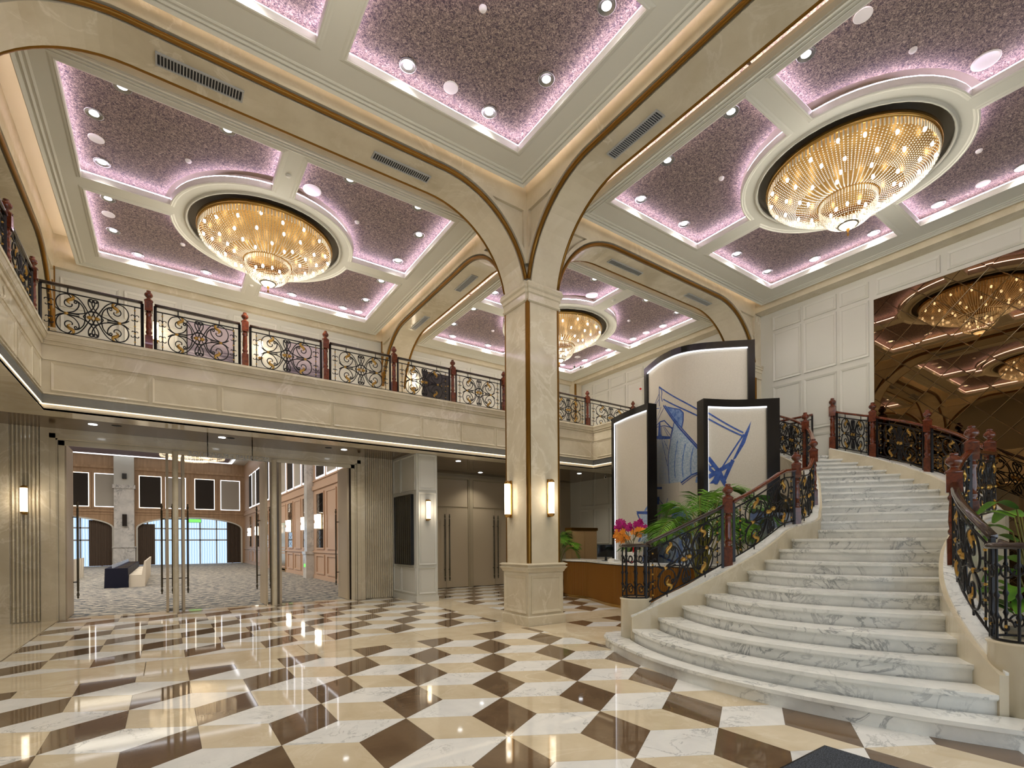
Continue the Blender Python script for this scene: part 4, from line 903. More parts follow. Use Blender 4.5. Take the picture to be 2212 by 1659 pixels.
for k in range(1, 25):
    z0, z1 = ZK[k-1], ZK[k]; A = nose(k); A2 = nose(k, .035)
    B = nose(k+1, -.02) if k < 24 else [p + V((-.05, .9, 0)) for p in A]
    if k == 1:                                        # round the ends of the lowest step
        A = [V((5.95,5.62,0)), V((5.72,5.72,0))] + A[0:] + [V((5.50,.42,0)), V((5.75,.38,0))]
        A2 = [V((5.95,5.58,0)), V((5.73,5.68,0))] + A2 + [V((5.52,.46,0)), V((5.77,.42,0))]
        B = [V((5.98,5.6,0)), V((5.9,5.5,0))] + B + [V((5.8,.6,0)), V((5.9,.5,0))]
    n = len(A)
    def poly(F_, Bk, za, zb): return MB().add([(p.x,p.y,za) for p in F_]+[(p.x,p.y,za) for p in Bk]+[(p.x,p.y,zb) for p in F_]+[(p.x,p.y,zb) for p in Bk],
        [(i,i+1,n+i+1,n+i) for i in range(n-1)]+[(2*n+i,2*n+i+1,3*n+i+1,3*n+i) for i in range(n-1)]+[(i,i+1,2*n+i+1,2*n+i) for i in range(n-1)]+[(n+i,n+i+1,3*n+i+1,3*n+i) for i in range(n-1)]+[(0,n,3*n,2*n),(n-1,2*n-1,4*n-1,3*n-1)])
    tr_ = poly(A, B, z1-.036, z1); tr_._sub(poly(nose(k, .012) if k > 1 else A2, B, z1-.05, z1-.036), None)
    O('tread', tr_, MAT['stair'], ST)
    O('riser', poly(A2, B, max(0, z0-.02), z1-.05), MAT['stair'], ST)
# upper landing behind the screens
O('upper_landing', MB().prism([(12.75,6.85),(13.95,6.2),(13.98,9.5),(12.2,9.5)], 3.66, 3.78, FZ(0)), MAT['stair'], ST)
# stringers: side walls with sloping tops
def offpath(Pd, ks, off, left):
    P = [V((*Pd[k], 0)) for k in ks]; S = crom(P, 4); out = []
    for i, p in enumerate(S):
        t = (S[min(i+1, len(S)-1)] - S[max(i-1, 0)]).normalized(); s_ = V((-t.y, t.x, 0)) * (1 if left else -1); out.append(p + s_*off)
    return out
def zline(ks, add):
    Z = [ZK[k] + add for k in ks]; S = crom([(z, 0, 0) for z in Z], 4); return [p.x for p in S]
def stringer(Pd, ks, left, label):
    I, Ou, Zt = offpath(Pd, ks, -.02, left), offpath(Pd, ks, .26, left), zline(ks, .165)
    n = len(I); vv = []
    zb = [max(0., z - .9) if z > 2.0 else 0. for z in Zt]
    for a, b_, z, q in zip(I, Ou, Zt, zb): vv += [(a.x,a.y,q),(b_.x,b_.y,q),(b_.x,b_.y,z),(a.x,a.y,z)]
    ff = [(4*i+j, 4*i+(j+1) % 4, 4*i+4+(j+1) % 4, 4*i+4+j) for i in range(n-1) for j in range(4)] + [(0,1,2,3), (4*n-1,4*n-2,4*n-3,4*n-4)]
    O('stringer', MB().add(vv, ff), MAT['beige'], ST)
    c_ = offpath(Pd, ks, .12, left)
    O('stringer_cap', MB().sweep([(p.x, p.y, z) for p, z in zip(c_, Zt)], [(-.10,0),(.10,0),(.10,.025),(-.10,.025)]), MAT['stair'], ST)
stringer(Lp, [2,3,4,5,6,7,8,9,10,11,12,13,14,15,16,17,18,19,20,21,22,23,24], True, 'left'); stringer(Rp, [2,3,4,5,6,7,8,9,10,11,12,13,14,15,16,17,18,19,20,21,22,23,24], False, 'right')
def drum(cx, cy, r, label):
    t = T('stair_pedestal', (cx, cy, ZK[1]), label, 'pedestal')
    O('drum', MB().lathe([(.001,ZK[1]),(r,ZK[1]),(r,.72),(r+.012,.735),(r+.012,.75),(.001,.755)], (cx, cy, 0), 28), MAT['beige'], t)
    g = T('baluster_cage', (cx, cy, .755), label.replace('round beige marble pedestal', 'round black iron baluster cage with wooden ring rail'), 'railing')
    O('base_ring', MB().tube([(cx+(r-.03)*math.cos(a), cy+(r-.03)*math.sin(a), .765) for a in [i*PI/14 for i in range(28)]], .011, 5, closed=True), MAT['iron'], g)
    O('ring_handrail', MB().sweep([(cx+(r-.02)*math.cos(-a), cy+(r-.02)*math.sin(-a), 1.545) for a in [i*PI/14 for i in range(28)]], [(-.032,-.03),(.032,-.03),(.04,-.01),(.02,.02),(-.02,.02),(-.04,-.01)], closed=True, smooth=True), MAT['darkrail'], g)
    for i in range(8):
        a = 2*PI*i/8; x, y = cx+(r-.03)*math.cos(a), cy+(r-.03)*math.sin(a)
        O('baluster', MB().lathe([(.011,.765),(.011,.93),(.022,.96),(.011,.99),(.013,1.1),(.024,1.13),(.011,1.16),(.011,1.36),(.02,1.38),(.011,1.40),(.011,1.52)], (x, y, 0), 7), MAT['iron'], g)
        mb = MB()
        for z0, s_ in ((.88, 1), (1.34, -1)):
            mb.tube([(cx+(r-.03)*math.cos(a+.38+q*.8), cy+(r-.03)*math.sin(a+.38+q*.8), z0+s_*w) for q, w in [(.09*math.cos(b_)*(1-b_/9)*4, .075*math.sin(b_)*(1-b_/9)) for b_ in [j*.45 for j in range(16)]]], .009, 5)
        O('cage_scroll', mb, MAT['iron'], g)
        O('gold_knob', MB().ball((cx+(r-.03)*math.cos(a+.39), cy+(r-.03)*math.sin(a+.39), .88), .016, 6), MAT['gold'], g)
    return t
drum(5.83, 5.20, .225, 'round beige marble pedestal at the left foot of the stairs')
drum(5.80, .985, .235, 'round beige marble pedestal at the right foot of the stairs')
LC = {k: offpath(Lp, sorted(Lp)[1:], .12, True)[4*(k-2)] for k in range(2, 25)}; RC = {k: offpath(Rp, sorted(Rp)[1:], .12, False)[4*(k-2)] for k in range(2, 25)}
def along(C, k):                                       # point on a stringer centre line at fractional step k
    i = min(int(k), 23); f = k - i; a = C[i]; b_ = C[i+1]; p = a.lerp(b_, f); return V((p.x, p.y, ZK[i] + (ZK[i+1]-ZK[i])*f + .19))
def stair_rail(C, k0, k1, label, railmat, v0=0., endp=(True, True)):
    ks = [k0 + (k1-k0)*i/16 for i in range(17)]; P = [along(C, k) for k in ks]; D = [0.]
    for i in range(16): D.append(D[-1] + (V((P[i+1].x, P[i+1].y, 0)) - V((P[i].x, P[i].y, 0))).length)
    Ltot = D[-1]; a0, a1 = .10, Ltot-.10; half = (a1-a0)/2; mid = (a0+a1)/2
    def f(u, v):
        d = min(max(mid + u, 0), Ltot); i = 0
        while i < 15 and D[i+1] < d: i += 1
        q = (d - D[i]) / max(1e-6, D[i+1]-D[i]); p = P[i].lerp(P[i+1], q); return (p.x, p.y, p.z + v)
    c = f(0, 0); return scroll_panel(f, half, label=label, loc=c, railmat=railmat, endposts=endp, r=.0115)
def kpx(C, X, ks):                                     # fractional step whose newel falls at image column X
    best = min(ks, key=lambda k: abs(px(along(C, k))[0] - X)); return best
fr_ = lambda a, b_: [a + (b_-a)*i/80 for i in range(81)]
kl = [2.35, kpx(Lp and LC, 1573, fr_(4, 8)), kpx(LC, 1721, fr_(9, 11)), kpx(LC, 1763, fr_(11.2, 14)), kpx(LC, 1741, fr_(17, 22)), 23.5]
kr = [2.75, kpx(RC, 2050, fr_(5, 8)), kpx(RC, 2100, fr_(9.5, 10.9)), kpx(RC, 2139, fr_(10.5, 12.5)), kpx(RC, 2005, fr_(15, 20)), kpx(RC, 1887, fr_(19, 23)), 23.95]
NLB = ['', 'dark mahogany newel post on the left of the stairs, lowest one', 'mahogany newel post left of the stairs at the half landing', 'mahogany newel post left of the stairs just above the half landing', 'mahogany newel post left of the upper flight, behind the picture screen', 'mahogany newel post at the top of the inner stair rail']
for i in range(1, 6):
    p = along(LC, kl[i]); newel(p.x, p.y, p.z-.05, NLB[i], 1.08, rz=.5)
NRB = ['', 'mahogany newel post on the right of the stairs, lowest one', 'tall mahogany newel post right of the half landing', 'mahogany newel post at the outer end of the half landing', 'mahogany newel post right of the upper flight, in front of the mirror', 'mahogany newel post right of the upper flight at the mirror edge', 'mahogany newel post at the top of the outer stair rail']
for i in range(1, 7):
    p = along(RC, kr[i]); newel(p.x, p.y, p.z-.05, NRB[i], 1.10, rz=.3)
LL = ['lowest panel on the left of the stairs', 'panel on the left of the stairs up to the half landing', 'curved panel along the left of the half landing', 'curved panel on the left of the upper flight', 'last panel on the left of the upper flight']
for i in range(5): stair_rail(LC, kl[i], kl[i+1], 'sloping black iron scroll railing, ' + LL[i], 'darkrail' if i == 0 else 'mahog')
RL = ['lowest panel on the right of the stairs', 'panel on the right up to the half landing', 'panel along the right of the half landing', 'panel on the right of the upper flight in front of the dark mirror', 'panel right of the upper flight before the mirror edge', 'topmost panel against the white wall']
for i in range(6): stair_rail(RC, kr[i], kr[i+1], 'sloping black iron scroll railing, ' + RL[i], 'darkrail' if i == 0 else 'mahog')
for C, k, d in ((LC, kl[0], (5.83, 5.20)), (RC, kr[0], (5.80, .985))):
    p = along(C, k); O('handrail_turn', MB().sweep([(p.x, p.y, p.z+.955), (p.x*.6+d[0]*.4, p.y*.6+d[1]*.4, 1.56), (p.x*.25+d[0]*.75, p.y*.25+d[1]*.75, 1.55)], [(-.032,-.05),(.032,-.05),(.04,-.028),(.018,.004),(-.018,.004),(-.04,-.028)], smooth=True), MAT['darkrail'], label='dark handrail turning onto the %s pedestal of the stairs' % ('left' if C is LC else 'right'), cat='handrail')
# landing rail at the top along the wall
t0 = V((13.9, 6.05, 3.95))
scroll_panel(lambda u, v: (13.88, 7.15+u, 3.95+v), .85, label='black iron scroll railing on the top landing, left of the topmost newel', loc=(13.88, 7.15, 3.95), railmat='mahog')

# ================================================================== RECEPTION
m = MAT['cream'] = M0('linen_screen', srgb(206,198,182), .5); N, L, b = nodes(m); c = coords(m, 1., False)
L.new(ramp(m, noise(m, c, 60, 2).outputs['Fac'], [(.3, srgb(198,190,174)), (.7, srgb(212,205,190))]).outputs[0], b.inputs['Base Color'])
def ink(name, c1, c2, sc):
    m = M0(name, c1, .55); N, L, b = nodes(m); c = coords(m, 1., False); L.new(ramp(m, noise(m, c, sc, 3, .7).outputs['Fac'], [(.4, c1), (.6, c2)]).outputs[0], b.inputs['Base Color']); return m
INK = {'dark': ink('ink_dark', srgb(48,74,142), srgb(66,96,164), 9), 'mid': ink('ink_mid', srgb(82,116,178), srgb(132,158,200), 14), 'light': ink('ink_light', srgb(150,174,198), srgb(192,204,212), 26), 'pale': ink('ink_pale', srgb(186,192,196), srgb(206,202,190), 12)}
DRAW = [["T","f","mid",0,[[1.154,5.35],[1.714,5.115],[1.811,5.002],[1.803,4.785],[1.766,4.617],[1.52,4.804]]],["T","f","light",0,[[1.531,4.793],[2.267,3.876],[2.264,3.391],[2.075,3.337],[1.731,3.182],[1.326,3.18],[1.302,3.93],[1.415,4.387]]],["T","f","pale",0,[[0.517,4.568],[1.329,4.389],[1.316,3.928],[1.339,3.178],[0.496,3.276]]],["T","f","dark",0,[[0.394,4.625],[0.823,4.591],[1.394,4.45],[1.373,4.389],[0.978,4.448],[0.424,4.571]]],["T","f","dark",0,[[0.848,4.962],[0.937,4.957],[0.968,4.597],[1.027,4.539],[0.804,4.586]]],["T","l","dark",0.035,[[0.887,5.953],[2.274,4.975]]],["T","l","dark",0.035,[[1.105,5.539],[2.273,4.818]]],["T","l","dark",0.04,[[1.103,5.372],[2.267,3.899]]],["T","l","dark",0.03,[[1.178,5.353],[2.281,3.947]]],["T","l","dark",0.03,[[0.887,5.953],[0.893,5.398]]],["T","l","dark",0.03,[[0.887,5.938],[1.008,5.84],[1.041,5.708],[0.993,5.631],[1.06,5.49]]],["T","l","dark",0.02,[[0.895,5.597],[0.477,5.43]]],["T","l","dark",0.02,[[0.871,5.742],[0.454,5.421]]],["T","l","dark",0.02,[[0.477,5.43],[0.892,5.346]]],["T","l","dark",0.03,[[0.442,4.678],[0.582,4.868],[0.925,4.959],[1.15,4.937],[1.467,4.644]]],["T","l","dark",0.02,[[0.582,4.868],[0.859,4.836],[1.148,4.801],[1.479,4.671]]],["T","l","dark",0.02,[[1.467,4.644],[1.373,4.395]]],["T","l","dark",0.015,[[1.096,4.783],[1.373,4.38]]],["T","l","dark",0.015,[[1.148,4.771],[1.436,4.442]]],["T","l","dark",0.018,[[1.026,4.433],[1.277,3.664]]],["T","l","dark",0.015,[[1.144,4.379],[1.304,4.109]]],["T","l","dark",0.015,[[0.99,5.357],[0.656,4.977]]],["T","l","dark",0.015,[[1.154,5.314],[0.582,4.868]]],["T","l","dark",0.02,[[0.726,4.898],[0.721,4.619]]],["T","l","dark",0.02,[[1.012,4.801],[1.009,4.558]]],["T","l","dark",0.025,[[1.531,4.793],[1.415,4.387],[1.302,3.93],[1.299,3.631],[1.339,3.178]]],["T","l","dark",0.03,[[1.714,5.115],[1.811,5.002],[1.803,4.785],[1.766,4.617]]],["T","l","dark",0.025,[[1.293,5.263],[1.714,5.115]]],["T","l","mid",0.03,[[1.642,4.287],[1.568,3.888],[1.536,3.599],[1.563,3.301]]],["T","l","mid",0.03,[[1.858,4.175],[1.797,3.858],[1.771,3.57],[1.793,3.308]]],["T","l","mid",0.03,[[2.066,4.067],[2.009,3.836],[1.986,3.551],[2.006,3.324]]],["T","l","mid",0.012,[[0.576,4.518],[0.571,3.267]]],["T","l","mid",0.012,[[0.678,4.497],[0.673,3.255]]],["T","l","mid",0.012,[[0.774,4.477],[0.77,3.244]]],["T","l","mid",0.012,[[0.867,4.459],[0.863,3.233]]],["T","l","mid",0.012,[[0.954,4.441],[0.95,3.222]]],["T","l","mid",0.012,[[1.037,4.424],[1.033,3.213]]],["T","l","mid",0.012,[[1.113,4.409],[1.109,3.204]]],["T","l","mid",0.012,[[1.183,4.396],[1.18,3.196]]],["T","l","mid",0.012,[[1.248,4.383],[1.246,3.189]]],["T","l","dark",0.04,[[2.264,3.434],[2.02,3.347],[1.731,3.152]]],["T","l","dark",0.02,[[2.264,3.391],[2.047,3.302],[1.762,3.106]]],["T","f","mid",0,[[2.264,3.348],[2.128,3.283],[2.101,3.141],[2.262,3.111]]],["R","l","dark",0.035,[[0.155,4.568],[1.012,4.124]]],["R","l","dark",0.035,[[0.154,4.433],[0.98,4.056]]],["R","f","dark",0,[[1.19,4.392],[1.148,4.184],[1.048,3.881],[0.833,3.527],[0.749,3.471],[0.961,3.908],[1.032,4.085]]],["R","f","dark",0,[[1.007,4.099],[1.037,4.073],[0.26,2.935],[0.176,2.933],[0.345,3.114]]],["R","l","dark",0.09,[[0.767,3.489],[0.537,3.002]]],["R","l","dark",0.1,[[0.741,3.412],[0.15,3.085]]],["R","l","dark",0.1,[[0.147,3.529],[0.291,3.367],[0.442,3.192],[0.563,2.939]]],["R","l","dark",0.04,[[0.146,3.389],[0.179,3.314],[0.291,3.342]]],["R","l","dark",0.08,[[0.146,3.3],[0.345,3.139]]],["R","l","dark",0.12,[[0.288,2.935],[0.428,3.217]]],["R","l","dark",0.08,[[0.483,3.167],[0.343,2.936]]],["R","l","dark",0.06,[[0.417,3.12],[0.649,2.784]]],["L","f","dark",0,[[1.218,2.432],[1.808,2.396],[1.807,2.313],[1.268,2.357]]],["L","f","light",0,[[1.392,2.335],[1.807,2.313],[1.799,1.595],[1.323,1.598],[1.479,1.909]]],["L","f","mid",0,[[1.536,1.597],[1.8,1.634],[1.792,0.832],[1.438,0.815]]],["L","l","dark",0.05,[[1.256,2.39],[1.48,2.026],[1.478,1.831],[1.31,1.598]]],["L","l","mid",0.06,[[1.81,2.625],[1.574,2.41]]],["T","f","dark",0,[[0.387,2.884],[0.864,2.861],[0.844,2.65],[0.404,2.675]]],["T","f","mid",0,[[1.474,2.564],[1.849,2.434],[2.033,2.16],[2.085,1.873],[1.846,1.943],[1.57,1.961],[1.282,2.037],[1.417,2.261]]],["T","f","mid",0,[[0.998,1.837],[1.039,2.017],[1.271,2.117],[1.495,1.983],[1.846,1.935],[2.067,1.854],[2.085,1.786],[1.036,1.787]]],["T","f","light",0,[[0.553,1.804],[2.067,1.778],[2.28,1.511],[2.275,0.829],[0.331,0.748]]],["T","f","mid",0,[[1.682,1.668],[2.281,1.7],[2.275,0.829],[1.484,0.808]]],["T","l","dark",0.06,[[0.391,3.158],[1.014,3.09]]],["T","l","dark",0.03,[[0.573,3.055],[0.387,2.884]]],["T","l","dark",0.04,[[0.553,1.812],[2.139,1.777]]],["T","l","dark",0.02,[[0.804,2.826],[1.39,2.381],[1.551,2.567]]],["T","l","dark",0.02,[[0.928,2.611],[0.79,1.923]]],["T","l","dark",0.02,[[1.277,2.784],[0.919,1.92]]],["T","l","dark",0.08,[[0.647,1.595],[0.638,1.014]]],["T","l","dark",0.06,[[0.36,1.257],[0.989,1.188],[1.487,1.043]]],["T","l","mid",0.014,[[0.452,1.764],[0.477,0.798]]],["T","l","mid",0.014,[[0.669,1.76],[0.692,0.809]]],["T","l","mid",0.014,[[0.866,1.758],[0.887,0.819]]],["T","l","mid",0.014,[[1.043,1.755],[1.061,0.827]]],["T","l","mid",0.014,[[1.194,1.753],[1.21,0.834]]],["T","l","mid",0.014,[[1.326,1.751],[1.341,0.84]]],["T","l","mid",0.014,[[1.451,1.749],[1.464,0.846]]],["T","l","mid",0.014,[[1.564,1.747],[1.576,0.851]]],["T","l","mid",0.014,[[1.665,1.746],[1.676,0.855]]],["T","l","mid",0.014,[[1.758,1.744],[1.768,0.858]]],["T","l","mid",0.014,[[1.845,1.743],[1.854,0.86]]],["T","l","mid",0.014,[[1.928,1.742],[1.937,0.862]]],["T","l","mid",0.014,[[2.009,1.741],[2.018,0.864]]],["L","l","mid",0.012,[[1.423,2.302],[1.403,1.637]]],["L","l","mid",0.012,[[1.495,2.298],[1.476,1.636]]],["L","l","mid",0.012,[[1.567,2.294],[1.548,1.635]]],["L","l","mid",0.012,[[1.637,2.291],[1.619,1.635]]],["L","l","mid",0.012,[[1.707,2.287],[1.689,1.634]]],["L","l","mid",0.012,[[1.777,2.284],[1.759,1.634]]]]
SCR = {'T': ([(11.79,10.05),(11.29,8.94),(11.37,8.11),(12.41,7.05)], 6.75, .17, .17, 'tallest curved picture screen with a blue ship drawing, in the middle'),
       'R': ([(10.17,7.04),(10.93,6.65),(11.62,6.02)], 4.88, .11, .27, 'black-framed curved picture screen with a blue bowsprit, beside the stairs'),
       'L': ([(10.9,10.54),(10.62,9.66),(10.45,8.79)], 5.24, .12, .05, 'black-framed picture screen with the ship stern, behind the orchids')}
def screen(key):
    P, H_, fl, fr2, lab = SCR[key]
    C = crom([(p[0], p[1], 0) for p in P], 12); D = [0.]
    for a, b_ in zip(C, C[1:]): D.append(D[-1] + (b_-a).length)
    Lt = D[-1]
    def at(s, z, w=0.):
        s = min(max(s, 0.), Lt); i = 0
        while i < len(C)-2 and D[i+1] < s: i += 1
        q = (s-D[i])/max(1e-6, D[i+1]-D[i]); p = C[i].lerp(C[i+1], q)
        a, b_ = C[max(i-1, 0)], C[min(i+2, len(C)-1)]; t = (b_-a).normalized(); n = V((t.y, -t.x, 0))
        if n.dot(V((1,1,0))) > 0: n = -n
        return (p.x+n.x*w, p.y+n.y*w, z)
    t = T('picture_screen', (P[1][0], P[1][1], 0), lab, 'screen panel')
    def slab(s0, s1, z0, z1, w0, w1, n=16):
        mb = MB(); vv = []
        for i in range(n+1):
            s = s0+(s1-s0)*i/n; vv += [at(s, z0, w0), at(s, z1, w0), at(s, z1, w1), at(s, z0, w1)]
        return mb.add(vv, [(4*i+j, 4*i+(j+1) % 4, 4*i+4+(j+1) % 4, 4*i+4+j) for i in range(n) for j in range(4)] + [(0,1,2,3), (4*n+3,4*n+2,4*n+1,4*n)])
    O('backing', slab(0, Lt, 0, H_, -.22, -.005, 24), MAT['black'], t)
    O('canvas', slab(.02, Lt-.02, .02, H_-.05, -.005, .0, 32), MAT['cream'], t)
    for a, b_, z0, z1 in ((0, Lt, H_-.17, H_), (0, fl, 0, H_-.17), (Lt-fr2, Lt, 0, H_-.17)): O('frame_bar', slab(a, b_, z0, z1, -.01, .07, 24 if b_-a > 1 else 2), MAT['black'], t)
    O('edge_light', slab(fl, Lt-fr2, H_-.20, H_-.172, .03, .045, 24), MAT['led'], t)
    if key != 'T': O('edge_light', slab(fl+.002, fl+.02, .05, H_-.2, .03, .045, 2), MAT['led'], t)
    for k, (sc, kind, mt, w, Q) in enumerate(DRAW):
        if sc != key: continue
        off = .002 + (.001 if kind == 'f' else .003) + k*.00002; mb = MB()
        if kind == 'f':
            x0 = min(q[0] for q in Q); x1 = max(q[0] for q in Q); n = max(1, int((x1-x0)/.12))
            for i in range(n):
                G = clip([tuple(q) for q in Q], x0+(x1-x0)*i/n, -1, x0+(x1-x0)*(i+1)/n, 9)
                if len(G) < 3 or abs(area(G)) < 1e-5: continue
                tr = tessellate_polygon([[V((q[0], q[1], 0)) for q in G]]); mb.add([at(q[0], q[1], off) for q in G], [tuple(x) for x in tr])
        else:
            S = []
            for a, b_ in zip(Q, Q[1:]):
                for i in range(8): S.append((a[0]+(b_[0]-a[0])*i/8, a[1]+(b_[1]-a[1])*i/8))
            S.append(tuple(Q[-1])); vv = []
            for i, p in enumerate(S):
                a, b_ = S[max(i-1, 0)], S[min(i+1, len(S)-1)]; d = math.hypot(b_[0]-a[0], b_[1]-a[1]) or 1; nx, ny = -(b_[1]-a[1])/d*w/2, (b_[0]-a[0])/d*w/2
                vv += [at(p[0]+nx, p[1]+ny, off), at(p[0]-nx, p[1]-ny, off)]
            mb.add(vv, [(2*i, 2*i+1, 2*i+3, 2*i+2) for i in range(len(S)-1)])
        if mb.v: O('blue_drawing', mb, INK[mt], t)
for k in 'TRL': screen(k)
lowp = T('low_picture', (10.2, 5.35, 0), 'low blue-grey picture panel with black edge leaning behind the stair railing', 'picture')
O('canvas', MB().add([(9.75,5.62,.9),(10.75,5.10,.9),(10.75,5.10,2.2),(9.75,5.62,2.2),(9.78,5.68,.9),(10.78,5.16,.9),(10.78,5.16,2.2),(9.78,5.68,2.2)], [(0,1,2,3),(4,5,6,7),(0,4,7,3),(1,5,6,2),(3,2,6,7),(0,1,5,4)]), ink('low_picture_ink', srgb(110,128,170), srgb(178,190,206), 1.6), lowp)
O('black_edge', MB().add([(9.74,5.61,2.18),(10.76,5.08,2.18),(10.76,5.08,2.25),(9.74,5.61,2.25),(9.78,5.68,2.18),(10.80,5.15,2.18),(10.80,5.15,2.25),(9.78,5.68,2.25)], [(0,1,2,3),(4,5,6,7),(0,4,7,3),(1,5,6,2),(3,2,6,7),(0,1,5,4)]), MAT['black'], lowp)
O('easel_leg', MB().tube([(9.9,5.62,0), (9.95,5.6,1.0)], .02, 6).tube([(10.6,5.27,0), (10.58,5.27,1.0)], .02, 6), MAT['black'], lowp)
# desk
DK = T('reception_desk', (9.6, 9, 0), 'curved reception desk with fluted bronze front and white marble top', 'desk')
front = crom([(9.95,11.75,0),(9.72,11.2,0),(9.70,10.47,0),(9.55,10.05,0),(9.18,9.2,0),(9.0,8.54,0),(8.97,7.6,0),(9.22,6.36,0),(9.5,6.05,0)], 10)
def resamp(P, d):
    out = [P[0]]; acc = 0.
    for a, b_ in zip(P, P[1:]):
        l = (b_-a).length; q = d - acc
        while q <= l: out.append(a.lerp(b_, q/l)); q += d
        acc = (acc + l) % d
    return out
S_ = resamp(front, .022); mb = MB(); vv = []
for i, p in enumerate(S_):
    t_ = (S_[min(i+1, len(S_)-1)]-S_[max(i-1, 0)]).normalized(); n_ = V((t_.y, -t_.x, 0)); n_ = n_ if n_.x < 0 else -n_
    q = p + n_*(.009 if i % 2 else -.004); vv += [(q.x, q.y, .07), (q.x, q.y, 1.02)]
mb.add(vv, [(2*i, 2*i+1, 2*i+3, 2*i+2) for i in range(len(S_)-1)])
m = MAT['deskbronze'] = M0('bronze_fluting', srgb(150,104,48), .3, .75)
O('fluted_front', mb, m, DK)
O('plinth_strip', MB().sweep([(p.x, p.y, 0) for p in front], [(-.02,0),(.03,0),(.03,.07),(-.02,.07)]), MAT['brass'], DK)
bk = [p + V((.72, .05, 0)) for p in front]; n = len(front)
def deskslab(F_, Bk, z0, z1):
    return MB().add([(p.x,p.y,z0) for p in F_]+[(p.x,p.y,z0) for p in Bk]+[(p.x,p.y,z1) for p in F_]+[(p.x,p.y,z1) for p in Bk], [(i,i+1,n+i+1,n+i) for i in range(n-1)]+[(2*n+i,2*n+i+1,3*n+i+1,3*n+i) for i in range(n-1)]+[(i,i+1,2*n+i+1,2*n+i) for i in range(n-1)]+[(n+i,n+i+1,3*n+i+1,3*n+i) for i in range(n-1)]+[(0,n,3*n,2*n),(n-1,2*n-1,4*n-1,3*n-1)])
O('worktop', deskslab([p + V((-.05, -.01, 0)) for p in front], bk, 1.045, 1.09), MAT['stair'], DK)
O('body', deskslab([p + V((.02, 0, 0)) for p in front], [p + V((.6, .05, 0)) for p in front], .03, 1.045), MAT['doordark'], DK)
CBN = T('back_cabinet', (11.05, 12.2, 0), 'beige storage cabinet with a bronze top behind the reception desk', 'cabinet')
O('body', MB().box(10.5, 12.0, 0, 11.6, 12.28, 2.0), M0('tan_cabinet', srgb(190,158,112), .35), CBN); O('top_band', MB().box(10.48, 11.97, 1.97, 11.62, 12.28, 2.06), MAT['bronze'], CBN)
for x in (10.52, 11.06): O('cabinet_door', MB().rect(x, .06, x+.51, 1.95, 0, .018, FY(12.0)), bpy.data.materials['tan_cabinet'], CBN)
# monitor
MT = T('computer_monitor', (9.72, 9.70, 1.09), 'black computer monitor on the reception desk', 'monitor')
ax = CR.copy(); fw = CF.copy()
def mp(u, d, z): p = V((9.72, 9.70, 0)) + ax*u + fw*d; return (p.x, p.y, z)
def mbox(u0, d0, z0, u1, d1, z1): return MB().add([mp(*q) for q in ((u0,d0,z0),(u1,d0,z0),(u1,d1,z0),(u0,d1,z0),(u0,d0,z1),(u1,d0,z1),(u1,d1,z1),(u0,d1,z1))], [(0,3,2,1),(4,5,6,7),(0,1,5,4),(1,2,6,5),(2,3,7,6),(3,0,4,7)])
O('panel', mbox(-.24, 0, 1.19, .22, .03, 1.53), MAT['screen'], MT); O('bezel', MB().frame(-.24, 1.19, .22, 1.53, .02, 0, .008, lambda u, v, w: mp(u, -w, v)), MAT['black'], MT)
O('stand_neck', mbox(-.03, .03, 1.10, .03, .06, 1.25), MAT['black'], MT); O('stand_foot', mbox(-.11, -.06, 1.09, .11, .12, 1.105), MAT['black'], MT)
kb = T('desk_telephone', (9.62, 9.35, 1.09), 'small white device with two dials on the reception desk beside the monitor', 'telephone')
O('case', MB().box(9.52, 9.22, 1.09, 9.74, 9.44, 1.14), MAT['plastic'], kb); O('handset', MB().box(9.54, 9.25, 1.14, 9.60, 9.42, 1.165), MAT['plastic'], kb)
# orchids
MAT['leafg'] = M0('dark_green_leaf', srgb(52,84,34), .4); MAT['mag'] = M0('magenta_petal', srgb(178,24,120), .5); MAT['orng'] = M0('orange_petal', srgb(238,150,50), .5); MAT['stem'] = M0('flower_stem', srgb(88,84,48), .6)
random.seed(11)
OC = T('orchid_planter', (9.45, 8.62, 1.09), 'white planter of magenta and orange orchids on the reception desk', 'flowers')
O('pot', MB().lathe([(.001,1.09),(.15,1.09),(.20,1.33),(.205,1.35),(.19,1.35),(.001,1.30)], (9.45, 8.62, 0), 24), MAT['plastic'], OC)
O('ribbon', MB().lathe([(.151,1.09),(.158,1.10),(.156,1.125),(.15,1.13)], (9.45, 8.62, 0), 20), M0('red_ribbon', srgb(170,24,30), .5), OC)
O('red_card', MB().box(9.36, 8.43, 1.33, 9.44, 8.44, 1.50), bpy.data.materials['red_ribbon'], OC)
def leafblade(P, w, seg=6):                        # an arching leaf: path P, half width w
    C = crom(P, seg); m_ = len(C); mb = MB(); vv = []
    for i, p in enumerate(C):
        t_ = (C[min(i+1, m_-1)]-C[max(i-1, 0)]).normalized(); s_ = t_.cross(V((0,0,1)))
        s_ = s_.normalized() if s_.length > 1e-4 else V((1,0,0)); q = w*math.sin(PI*min(.97, .06+.94*i/(m_-1)))**.7
        vv += [p+s_*q+V((0,0,.25*q)), p, p-s_*q+V((0,0,.25*q))]
    mb.add(vv, [(3*i+j, 3*i+j+1, 3*i+4+j, 3*i+3+j) for i in range(m_-1) for j in (0, 1)], True); return mb
for i in range(10):
    a = 2*PI*i/10 + random.random()*.4; r = random.uniform(.25, .38); c0 = V((9.45, 8.62, 1.33)); d = V((math.cos(a), math.sin(a), 0))
    O('leaf', leafblade([c0, c0+d*r*.5+V((0,0,.12)), c0+d*r+V((0,0,.02))], .05), MAT['leafg'], OC)
